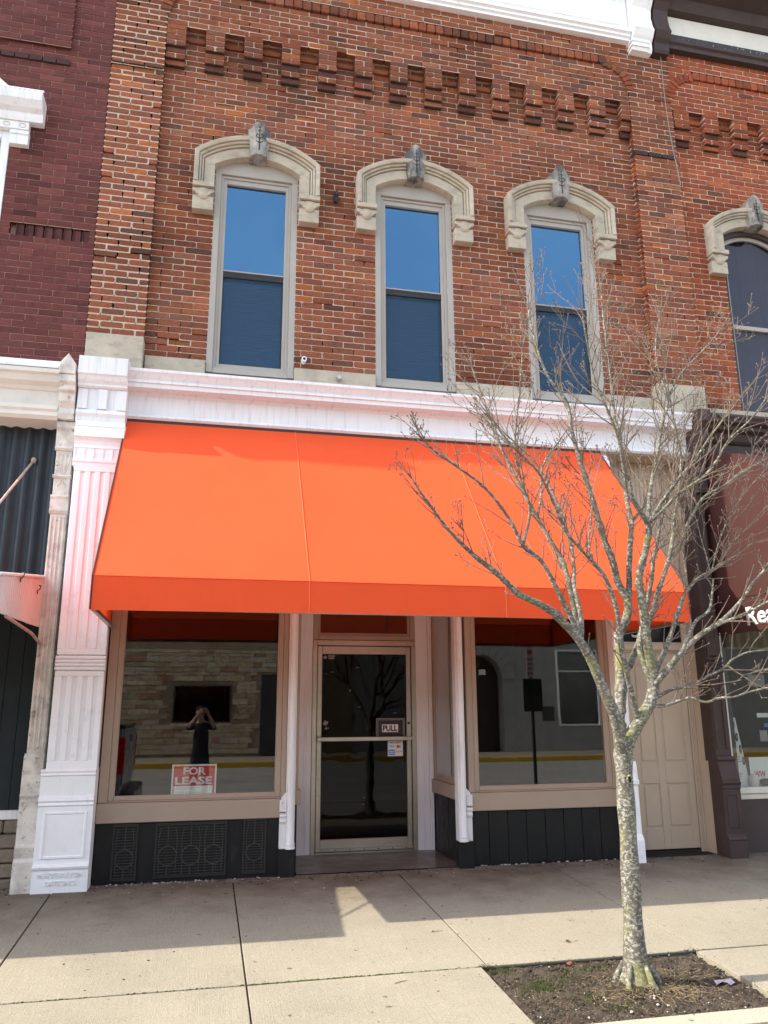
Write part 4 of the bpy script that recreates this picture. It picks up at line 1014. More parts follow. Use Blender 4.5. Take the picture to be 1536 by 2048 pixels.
b.f += [(i, i+1, i+n_+2, i+n_+1) for i in range(n_)]; b.build('side_skirt', MT['metal_cream'], ma, smooth='all', fix=False)
b = B()
for k in range(2):
    for i in range(n_+1): x = LX0+(AX-LX0)*i/n_; b.v.append((x, -1.64+.006*math.cos(x*2*PI/.058), 2.315 if k == 0 else 2.07))
b.f += [(i, i+1, i+n_+2, i+n_+1) for i in range(n_)]; b.build('front_skirt', MT['metal_cream'], ma, smooth='all', fix=False)
b = B(); b.tube([(AX+.004, .0, 2.568), (AX+.004, -1.64, 2.328)], .012, 8); b.build('edge_trim', MT['white'], ma)
for y in (-.35, -1.0):
    b = B(); b.tube([(AX+.012, y, 2.44), (AX+.03, y-.02, 2.43), (AX+.03, y-.05, 2.40), (AX+.012, y-.05, 2.385), (AX+.012, y-.04, 2.36)], .005, 6); b.build('hook', MT['iron'], ma)
b = B(); b.tube([(-1.40, .01, 1.945), (-1.405, -.5, 2.02), (-1.43, -1.3, 2.07)], .013, 8); b.build('strut', mat('rusty_cream_pipe', (.42, .30, .24), .7, .3, 20), ma)
b = B(); b.tube([(-1.65, .06, 3.66), (-1.75, -1.6, 2.40)], .011, 8); b.ell((-1.65, .05, 3.66), (.025, .02, .03), 8, 5); b.build('tie_rod', bpy.data.materials['rusty_cream_pipe'], ma)

# ================================================================ right neighbour: brown trim
RB = thing('brown_trim_building', 'orange-red brick building with dark brown shop front, cut off by the right edge', 'building', (7, 0, 0))
w = Wall(PAL_ORG); w.soot = soot_main
RX0, RX1 = QX1+.002, 8.6; rcx = 6.42
rops = [(rcx-HW, rcx+HW, 4.60, 7.225)]
mr = lambda x, z: .03
lay(w, RX0, RX1, -1, KT, .10, rops, RX0, miss=mr, ruin=lambda x, z: .012)
lay(w, RX0, RX1, KT, KF, .008, (), RX0, miss=mr, depth=.09, ruin=lambda x, z: .03)
corbels(w, RX0+.02, RX1, [5.66+.420*i for i in range(7)], .10, .004, KB, KT)
R = .34; zc = ZB+KF*CH-R
def corner2(iv, z):
    if z < zc: return []
    e = R-math.sqrt(max(0, R*R-(z-zc)**2)); return [(RX0, RX0+e+.02)]
lay(w, RX0, RX1, KF-5, KF, -.001, (), RX0, clip=corner2, depth=.09); panel_arc(w, RX0+R+.01, zc, R-.04, PI, PI/2, -.004)
x = RX0+R
while x < RX1: w.brick(x+.004, x+.102, ZB+KF*CH+.002, ZB+KF*CH+.108, -.014, .11); x += .106
lay(w, RX0, RX0+R, KF, KF+2, 0, (), RX0, depth=.12); lay(w, RX0, RX1, KF+2, KF+7, 0, (), RX0, miss=lambda x, z: .15, depth=.12, ruin=lambda x, z: .12)
slab_open(w.slab, RX0, RX1, 4.6, ZB+KT*CH, .185, .30, rops); w.slab.box(RX0, RX1, .095, .30, ZB+KT*CH, ZB+KF*CH); w.slab.box(RX0, RX1, .085, .30, ZB+KF*CH, 10.3)
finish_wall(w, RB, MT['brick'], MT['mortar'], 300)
hood(rcx, RB)
# arched sash window with dark blind behind
b = B(); yF = .125
b.box(rcx-HW, rcx-.40, yF, .3, 4.72, 7.06); b.box(rcx+.40, rcx+HW, yF, .3, 4.72, 7.06)
oa = arc_pts(rcx-HW, rcx+HW, 7.06, .15, 16); ia = arc_pts(rcx-.40, rcx+.40, 7.02, .13, 16)
for i in range(16): b.add([(oa[i][0], yF, oa[i][1]), (oa[i+1][0], yF, oa[i+1][1]), (ia[i+1][0], yF, ia[i+1][1]), (ia[i][0], yF, ia[i][1]), (ia[i][0], .3, ia[i][1]), (ia[i+1][0], .3, ia[i+1][1])], [(0, 1, 2, 3), (3, 2, 5, 4)])
fr = b.build('window', MT['brown'], RB)
ia2 = arc_pts(rcx-.355, rcx+.355, 6.99, .115, 16); b = B()
for i in range(16): b.add([(ia[i][0], .17, ia[i][1]), (ia[i+1][0], .17, ia[i+1][1]), (ia2[i+1][0], .17, ia2[i+1][1]), (ia2[i][0], .17, ia2[i][1]), (ia2[i][0], .2, ia2[i][1]), (ia2[i+1][0], .2, ia2[i+1][1])], [(0, 1, 2, 3), (3, 2, 5, 4)])
b.box(rcx-.40, rcx-.355, .17, .22, 4.78, 7.02); b.box(rcx+.355, rcx+.40, .17, .22, 4.78, 7.02); b.box(rcx-.355, rcx+.355, .165, .22, 5.86, 5.91); b.box(rcx-.355, rcx+.355, .17, .22, 4.72, 4.80); b.build('sash_frame', MT['frame_up'], fr)
MT['glass_right'] = glass('right_upper_glass', .9, (.8, .8, .85), wob=.03)
b = B(); b.prism([(rcx-.357, 4.8), (rcx+.357, 4.8)]+[(p[0], p[1]) for p in reversed(ia2)], .195, .200); b.build('pane', MT['glass_right'], fr)
for i in range(3): B().box(rcx-.42+.28*i, rcx-.145+.28*i, .25, .26, 4.7, 7.2).build('backing_board', mat('plum_backing_board', (.045, .036, .050), .7, .15, 3) if i == 0 else bpy.data.materials['plum_backing_board'], fr)
B().box(RX0, RX1, .07, .25, 4.60, 4.756).build('sill_course', MT['stone'], RB, bevel=.006)
# roof cornice
MT['peel'] = mat('peeling_brown_paint', (.045, .038, .038), .6, .2, 5, 60, .002, dirt=[((.45, .43, .40), 30, .60, .66, .8, (1, 1, .5))])
cb = xprof([(.03, 9.60), (-.08, 9.60), (-.09, 9.65), (-.12, 9.67), (-.12, 9.70), (-.10, 9.71), (-.10, 9.80), (-.05, 9.815), (-.05, 10.13), (-.14, 10.15), (-.20, 10.28), (-.40, 10.34), (-.42, 10.7), (.03, 10.7)], 5.40, RX1, 'roof_cornice', MT['brown'], RB)
B().box(5.42, RX1, -.106, -.09, 9.712, 9.796).build('peeling_band', MT['peel'], cb); B().box(5.44, RX1, -.060, -.045, 9.825, 10.12).build('frieze_board', MT['cream'], cb)
xprof([(p[0], p[1]+.02) for p in br], 5.19, 5.395, 'cornice_bracket', MT['brown'], cb)
# shop-front cornice and pilaster, all dark brown
xprof([(.1, 4.62), (-.26, 4.56), (-.27, 4.53), (-.25, 4.50), (-.25, 4.47), (-.20, 4.44), (-.19, 4.40), (-.14, 4.37), (-.12, 4.30), (-.14, 4.285), (-.12, 4.26), (-.10, 4.25), (-.10, 4.05), (.1, 4.05)], 5.24, RX1, 'storefront_cornice', MT['brown'], RB)
b = B(); b.box(5.02, 5.185, -.13, .06, .88, 4.03); b.box(5.03, 5.065, -.145, -.12, 1.0, 3.55); b.box(5.14, 5.175, -.145, -.12, 1.0, 3.55); b.box(5.03, 5.175, -.146, -.12, 3.55, 3.62); b.box(5.03, 5.175, -.146, -.12, 1.92, 2.1); b.box(5.03, 5.175, -.146, -.12, 1.70, 1.74)
bp = b.build('pilaster', MT['brown'], RB, bevel=.005)
b = B()
for i in range(4): b.tube([(5.015, -.142, 1.765+.042*i), (5.19, -.142, 1.765+.042*i)], .018, 8)
b.build('reeded_band', MT['brown'], bp, smooth=True)
xprof([(0, .93), (-.155, .93), (-.17, .90), (-.155, .88), (-.16, .86), (-.20, .72), (-.20, .70), (-.215, .68), (-.20, .66), (-.20, .63), (-.19, .62), (-.19, .21), (-.21, .19), (-.22, .16), (-.215, .15), (-.215, -.06), (0, -.06)], 5.012, 5.21, 'pedestal', MT['brown'], bp)
b = B(); b.frame(5.045, 5.175, .26, .58, .02, -.197, -.18); b.build('panel_moulding', MT['brown'], bp, bevel=.004)
xprof([(0, 4.62), (-.34, 4.56), (-.34, 4.43), (-.28, 4.36), (-.26, 4.22), (-.20, 4.12), (-.18, 4.0), (-.16, 3.95), (-.16, 3.72), (-.18, 3.70), (-.18, 3.66), (0, 3.66)], 5.108, 5.235, 'capital', MT['brown'], bp)
# shop window of the right neighbour
b = B(); b.box(5.225, RX1, -.01, .1, .50, .555); b.box(5.225, RX1, -.03, .1, .556, .615); sw = b.build('window_sill', MT['cream'], RB, bevel=.005)
b = B(); b.box(5.20, 5.288, .0, .1, .616, 3.0); b.box(7.2, 7.3, .0, .1, .616, 3.0); b.box(5.20, RX1, .001, .1, 3.0, 4.04); b.build('window_frame', MT['brown'], RB)
B().box(5.288, 5.305, .002, .05, .616, 3.0).build('window_bead', MT['cream'], RB)
B().box(5.305, 7.2, .02, .026, .617, 3.0).build('shop_pane', MT['glass_shop'], RB)
B().box(5.21, RX1, .0, .1, -.06, .499).build('bulkhead', MT['brownmatt'], RB)
b = B(); b.box(5.41, 5.44, .32, 14, -.1, 10.2); b.box(8.5, 8.6, .32, 14, -.1, 10.2); b.box(5.44, 8.5, 5, 5.1, -.1, 4.6); b.box(5.44, 8.5, 13.9, 14, -.1, 10.2); b.build('side_wall', mat('right_interior', (.045, .05, .045), .9, .2), RB)
B().box(5.41, 8.6, .31, 14, 10.21, 10.3).build('roof', MT['tar'], RB); B().box(5.44, 8.5, .31, 14, 4.45, 4.55).build('ceiling', MT['interior_mid'], RB)
B().box(5.44, 8.5, .11, 5, .52, .55).build('display_floor', mat('oak_display_floor', (.16, .10, .06), .6, .2), RB)
B().box(5.11, 5.43, .11, .31, .5, 4.04).build('display_side', MT['interior_mid'], RB)
# curtain inside
cu = B(); n_ = 160
for z in (2.02, 2.98):
    for i in range(n_+1): x = 5.45+1.7*i/n_; cu.v.append((x, .16+.025*math.cos(x*2*PI/.105)+.01*math.cos(x*31), z))
cu.f += [(i, i+1, i+n_+2, i+n_+1) for i in range(n_)]
o = cu.build('curtain', mat('beige_curtain', (.42, .38, .29), .9, .1, 6), None, smooth='all', fix=False); tag(o, 'pleated beige valance curtain inside the right-hand shop window', 'curtain')
# boards standing in the window
pb = thing('portrait_board', 'tall white board of oval portraits leaning in the right-hand shop window', 'board', (5.45, .2, .55))
def tilt(x, z): return (x, .12+(z-.55)*.05, z)
b = B(); q = [tilt(5.32, .56), tilt(5.565, .56), tilt(5.485, 1.30), tilt(5.30, 1.30)]; b.add(q+[(p[0], p[1]+.012, p[2]) for p in q], [(0, 1, 2, 3), (7, 6, 5, 4), (0, 4, 5, 1), (1, 5, 6, 2), (2, 6, 7, 3), (3, 7, 4, 0)]); b.build('panel', MT['signwhite'], pb)
for x, z in ((5.450, 1.23), (5.415, 1.10), (5.470, 1.10), (5.495, .98), (5.425, .96), (5.515, .86)):
    p = tilt(x, z); B().ell((p[0], p[1]-.004, p[2]), (.017, .002, .045), 14, 8).build('portrait', MT['ink'], pb); B().ell((p[0], p[1]-.0065, p[2]+.005), (.007, .002, .018), 10, 6).build('portrait_face', MT['grey'], pb)
b = B()
for i in range(11):
    z = .60+.022*i+(.08 if i > 6 else 0); x0 = 5.38+rnd.uniform(0, .03); p = tilt(x0, z); b.box(p[0], p[0]+rnd.uniform(.05, .10), p[1]-.003, p[1]-.002, z, z+.006)
b.build('print_line', MT['ink'], pb)
cd = thing('window_card', 'white card with red WW lettering low in the right-hand shop window', 'card', (5.75, .12, .57))
B().box(5.555, 5.95, .10, .104, .62, .90).build('panel', MT['signwhite'], cd); text('lettering', 'WW', MT['signred'], cd, (5.600, 5.735, .70, .765), .0995, .001, .03)
hb = thing('helmet', 'pale rounded helmet-like object beside the lettered card in the shop window', 'helmet', (5.56, .09, .57))
b = B(); b.ell((5.575, .085, .665), (.055, .05, .075), 14, 8); b.build('shell', MT['cream'], hb, smooth='all'); b = B(); b.ell((5.70, .075, .655), (.075, .03, .035), 14, 8); b.build('visor', MT['ink'], hb, smooth='all')
for i, (x0, x1, z0, z1, m_) in enumerate(((5.66, 5.80, 1.30, 1.345, 'signwhite'), (5.67, 5.76, 1.06, 1.17, 'grey'), (5.73, 5.85, 1.20, 1.24, 'blue'), (5.76, 5.85, 1.0, 1.05, 'signwhite'), (5.60, 5.80, 1.62, 1.74, 'grey'))):
    o = B().box(x0, x1, .033, .035, z0, z1).build('window_notice', MT[m_]); tag(o, ['white paper strip taped inside the right-hand shop window', 'small grey photograph taped inside the right-hand shop window', 'blue paper corner taped inside the right-hand shop window', 'white paper scrap below the photograph in the right shop window', 'wide grey-green notice high inside the right-hand shop window'][i], 'notice', 'notices inside the right-hand shop window')

# ---- maroon awning of the right shop, seen from its left end
ra = thing('maroon_awning', 'dark maroon canvas awning with white lettering on its side valance at right', 'awning', (6.5, 0, 2.14))
sx = 5.262
prof_a = [(-.03, 4.12), (-.36, 4.06), (-.63, 3.96), (-.86, 3.82), (-1.05, 3.62), (-1.17, 3.35), (-1.24, 2.95), (-1.28, 2.46)]
b = B(); b.add([(sx, p[0], p[1]) for p in prof_a]+[(sx, -.03, 2.50)], [tuple(range(len(prof_a)+1))]); b.build('side_panel', MT['maroon_cloth'], ra, fix=False)
b = B(); b.add([(sx-.004, -.03, 2.50), (sx-.004, -1.29, 2.46), (sx-.004, -1.29, 2.13), (sx-.004, -.03, 2.135)], [(0, 1, 2, 3)]); b.build('side_valance', MT['maroon_cloth'], ra, fix=False)
b = B(); m_ = len(prof_a)
for x in (sx, 8.4): b.v += [(x, p[0], p[1]) for p in prof_a]
b.f += [(i, i+1, i+1+m_, i+m_) for i in range(m_-1)]; b.build('canopy', MT['maroon_cloth'], ra, smooth='all', fix=False)
b = B(); b.add([(sx, -1.285, 2.46), (8.4, -1.285, 2.46), (8.4, -1.285, 2.13), (sx, -1.285, 2.13)], [(0, 1, 2, 3)]); b.build('front_valance', MT['maroon_cloth'], ra, fix=False)
b = B(); b.tube([(sx-.004, -.03, 2.50), (sx-.004, -1.29, 2.462)], .006, 6); b.tube([(sx-.003, -.03, 2.14), (sx-.003, -1.29, 2.135)], .005, 6); b.build('hem', MT['maroon_cloth'], ra)
text('lettering', 'Rea', MT['signwhite'], ra, (.52, .93, 2.19, 2.375), sx-.006, .002, .025, side='left')

# ================================================================ street tree and its pit
PX_0, PX_1, PY_0, PY_1 = 1.722, 3.118, -3.318, -2.478
MT['soil'] = mat('dark_soil', (.064, .047, .033), .95, .45, 14, 90, .012, 1.0, dirt=[((.15, .115, .08), 60, .58, .68, .7), ((.018, .012, .008), 5, .5, .7, .7)])
n_ = 70; m_ = 44; b = B()
for j in range(m_+1):
    for i in range(n_+1):
        x = PX_0+(PX_1-PX_0)*i/n_; y = PY_0+(PY_1-PY_0)*j/m_
        d = math.hypot(x-2.47, y+2.93); e = min(x-PX_0, PX_1-x, y-PY_0, PY_1-y)
        z = gz(y)-.010+.05*math.exp(-(d/.20)**2)+.014*mnoise.fractal(Vector((x*9, y*9, 0)), 1, 2, 4)+.006*rnd.uniform(-1, 1)-.012*math.exp(-e/.03)
        b.v.append((x, y, z))
for j in range(m_):
    for i in range(n_): q = j*(n_+1)+i; b.f.append((q, q+1, q+n_+2, q+n_+1))
soil = tag(b.build('tree_pit', MT['soil'], fix=False), kind='structure')
def soil_z(x, y): return gz(y)-.008+.05*math.exp(-(math.hypot(x-2.47, y+2.93)/.20)**2)
def crumbs(name, mt, n, rmin, rmax, rng_=None, par=soil, flat=.7):
    b = B()
    for _ in range(n):
        if rng_: x = rnd.gauss(rng_[0], rng_[2]); y = rnd.gauss(rng_[1], rng_[3])
        else: x = rnd.uniform(PX_0+.01, PX_1-.01); y = rnd.uniform(PY_0+.01, PY_1-.01)
        if not (PX_0+.01 < x < PX_1-.01 and PY_0+.01 < y < PY_1-.01): continue
        r = rmin+(rmax-rmin)*rnd.random()**3; nb = len(b.v)
        b.ell((x, y, soil_z(x, y)+r*.3), (r*rnd.uniform(.8, 1.5), r*rnd.uniform(.8, 1.5), r*flat), 6, 4)
    return b.build(name, mt, par, kind='stuff')
crumbs('soil_crumbs', MT['soil'], 1400, .002, .010)
crumbs('grit', mat('pale_grit', (.24, .20, .155), .9, .4, 40), 1500, .0012, .0042)
crumbs('mulch', mat('brown_mulch', (.10, .055, .03), .9, .4, 40), 500, .002, .007, flat=.4)
crumbs('white_pebbles', mat('white_pebble', (.5, .48, .44), .8, .15, 20), 20, .003, .012, (2.45, -3.14, .16, .07))
crumbs('white_pebbles', mat('white_pebble_b', (.55, .52, .47), .8, .15, 20), 18, .003, .007)
MT['moss'] = mat('moss_green', (.062, .082, .018), .95, .35, 60, 200, .003)
b = B()
for (cx_, cy_, sx_, sy_, k) in ((1.93, -2.80, .07, .05, 700), (2.12, -2.70, .08, .04, 300), (2.15, -3.0, .08, .05, 330), (2.20, -3.16, .09, .04, 260), (1.80, -2.53, .05, .02, 250), (2.35, -2.62, .12, .03, 250), (2.42, -3.06, .08, .03, 200), (1.86, -3.02, .09, .08, 150)):
    for _ in range(k):
        x = rnd.gauss(cx_, sx_); y = rnd.gauss(cy_, sy_)
        if not (PX_0 < x < PX_1 and PY_0 < y < PY_1): continue
        z = soil_z(x, y)-.004; h_ = rnd.uniform(.008, .022); a = rnd.uniform(0, 6.28); dx, dy = .0022*math.cos(a), .0022*math.sin(a); lx, ly = rnd.uniform(-.006, .006), rnd.uniform(-.006, .006)
        b.add([(x-dx, y-dy, z), (x+dx, y+dy, z), (x+lx, y+ly, z+h_)], [(0, 1, 2)])
b.build('moss', MT['moss'], soil, kind='stuff', fix=False)
b = B()
for _ in range(420):
    a = rnd.uniform(0, 6.28); r = abs(rnd.gauss(0, .16))+.09; x = 2.52+r*math.cos(a)*1.2; y = -2.98+r*math.sin(a)*.7
    if not (PX_0+.03 < x < PX_1-.03 and PY_0+.02 < y < PY_1-.02): continue
    z = soil_z(x, y)+.004; l_ = rnd.uniform(.03, .10); t = rnd.uniform(0, 6.28)
    b.tube([(x, y, z), (x+l_*.5*math.cos(t), y+l_*.5*math.sin(t), z+rnd.uniform(.002, .02)), (x+l_*math.cos(t+.5), y+l_*math.sin(t+.5), z+rnd.uniform(-.003, .012))], .0011, 3, False)
b.build('dry_grass', mat('dry_straw', (.22, .165, .09), .9, .3, 40), soil, kind='stuff', fix=False)
# moss in the long pavement joint and dirt in it
b = B()
for _ in range(2600):
    x = rnd.uniform(-1.0, 1.72)
    if rnd.random() > .05+.8*max(0, min(1, 1.0-abs(x-.85)/.75))*(.5+.5*math.sin(x*23)): continue
    y = -2.46+rnd.gauss(0, .0045); r = rnd.uniform(.002, .006)
    b.ell((x, y, gz(y)-.004+rnd.uniform(0, .003)), (r*1.6, r, r), 5, 3)
b.build('joint_moss', MT['moss'], sidewalk, kind='stuff', fix=False)
# grit, crumbs and spilled soil on the pavement
def specks(name, m_, n, fx, fy, r0, r1):
    b = B()
    for _ in range(n):
        x, y = fx(), fy()
        if not (-2.4 < x < 6 and -3.3 < y < -.02) or (PX_0-.005 < x < PX_1+.005 and PY_0 < y < PY_1): continue
        r = r0+(r1-r0)*rnd.random()**3; b.ell((x, y, gz(y)+r*.3), (r*rnd.uniform(.8, 2.2), r*rnd.uniform(.8, 1.6), r*.5), 5, 3)
    b.build(name, m_, sidewalk, kind='stuff', fix=False)
MT['crumb_dark'] = mat('dark_crumb', (.05, .038, .028), .9, .4, 40); MT['crumb_pale'] = mat('pale_crumb', (.40, .36, .29), .9, .3, 40)
specks('pavement_grit', MT['crumb_dark'], 330, lambda: rnd.uniform(-2, 5.5), lambda: rnd.uniform(-3.3, -.05), .0012, .006)
specks('pavement_grit', MT['crumb_dark'], 420, lambda: rnd.uniform(-2, 5.2), lambda: -abs(rnd.gauss(0, .16))-.03, .0012, .009)
specks('pavement_grit', MT['crumb_pale'], 260, lambda: rnd.uniform(-2, 5.2), lambda: -abs(rnd.gauss(0, .2))-.03, .001, .006)
specks('spilled_soil', MT['crumb_dark'], 520, lambda: rnd.choice((PX_0+rnd.gauss(0, .035), PX_1+rnd.gauss(0, .035), rnd.uniform(PX_0, PX_1))), lambda: rnd.choice((PY_1+abs(rnd.gauss(0, .03)), rnd.uniform(PY_0, PY_1))), .001, .005)
# litter: dead leaves and twigs on the pavement
MT['leaf'] = mat('dead_leaf', (.13, .06, .035), .8, .3, 30)
def leaf(x, y, z, s, a, name, label, m_=None):
    b = B(); pts = []
    for i in range(11):
        t = 2*PI*i/11; r = s*(.6+.4*math.cos(t))*(1+.18*math.sin(5*t)); pts.append((x+r*math.cos(t+a), y+.8*r*math.sin(t+a), z+.35*s*abs(math.sin(t*1.5))+.002))
    b.add(pts+[(x, y, z+.004)], [(i, (i+1) % 11, 11) for i in range(11)])
    b.tube([(x, y, z+.004), (x-s*1.2*math.cos(a), y-s*1.2*math.sin(a), z+.006)], .001, 4)
    return tag(b.build(name, m_ or MT['leaf'], None, fix=False), label, 'leaf', 'dead leaves around the tree')
leaf(2.405, -2.15, gz(-2.15)+.002, .026, .4, 'dead_leaf', 'curled dark brown leaf on the pavement just behind the tree trunk')
leaf(2.24, -2.54, soil_z(2.24, -2.54)+.004, .042, 2.1, 'dead_leaf', 'reddish dead leaf at the back edge of the soil left of the trunk', mat('red_dead_leaf', (.22, .07, .045), .8, .3, 30))
o = B(); pp = [(2.98+.06*math.cos(t*PI/6)*(1+.2*math.sin(3*t)), -2.985+.026*math.sin(t*PI/6), soil_z(2.98, -2.985)+.012+.012*math.sin(t*1.7)) for t in range(12)]
o.add(pp+[(2.98, -2.985, soil_z(2.98, -2.985)+.026)], [(i, (i+1) % 12, 12) for i in range(12)])
o = o.build('crumpled_wrapper', mat('wrapper_pale', (.45, .36, .40), .4, .35, 60), None, fix=False); tag(o, 'crumpled pale wrapper in the soil right of the tree trunk', 'litter')
for i, (x, y, l_, a, lab) in enumerate(((1.13, -2.62, .09, .35, 'short dark twig on the pavement left of the soil square'), (1.58, -1.78, .09, .15, 'thin dark twig lying in the sun on the pavement behind the joint'), (1.33, -2.08, .03, 1.1, 'tiny dark twig on the sunlit middle of the pavement'))):
    o = B().tube([(x, y, gz(y)+.004), (x+l_*.5*math.cos(a), y+l_*.5*math.sin(a), gz(y)+.007), (x+l_*math.cos(a), y+l_*math.sin(a), gz(y+l_*math.sin(a))+.004)], [.0016, .002, .001], 5).build('fallen_twig', MT['leaf']); tag(o, lab, 'twig', 'fallen twigs on the pavement')

# ---- bark
def bark(name, big):
    m, n, p = nt(name); v = coords(n)
    c = mix(n, rng(n, noise(n, v, 9, 5), .3, .7), (.080, .070, .054), (.17, .155, .122))
    c = mix(n, rng(n, noise(n, coords(n, (1, 1, 1.6)), 44, 6, .72), .50, .58, 0, .85), c, (.40, .385, .33))       # pale lichen flecks
    c = mix(n, rng(n, noise(n, coords(n, (1, 1, 1.4)), 38, 6, .75), .54, .66, 0, .75), c, (.04, .036, .026))
    c = mix(n, rng(n, noise(n, v, 5, 4), .52, .66, 0, .65 if big else .35), c, (.21, .205, .06))                  # green-yellow algae
    c = mix(n, rng(n, noise(n, v, 13, 3), .70, .74, 0, .8 if big else .0), c, (.45, .28, .03))
    n.links.new(c, p.inputs['Base Color']); p.inputs['Roughness'].default_value = .85; p.inputs['Specular IOR Level'].default_value = .2
    bump(n, p, noise(n, coords(n, (1, 1, 1.8)), 55, 6, .7), .9, .006); return m
MT['bark'] = bark('lichened_bark', True); MT['bark2'] = bark('branch_bark', False)
MT['twig'] = mat('twig_bark', (.165, .125, .094), .7, .25, 25, 120, .0006)
tree = thing('street_tree', 'bare young street tree with lichened forked trunk in a square of soil', 'tree', (2.47, -2.93, -.12))
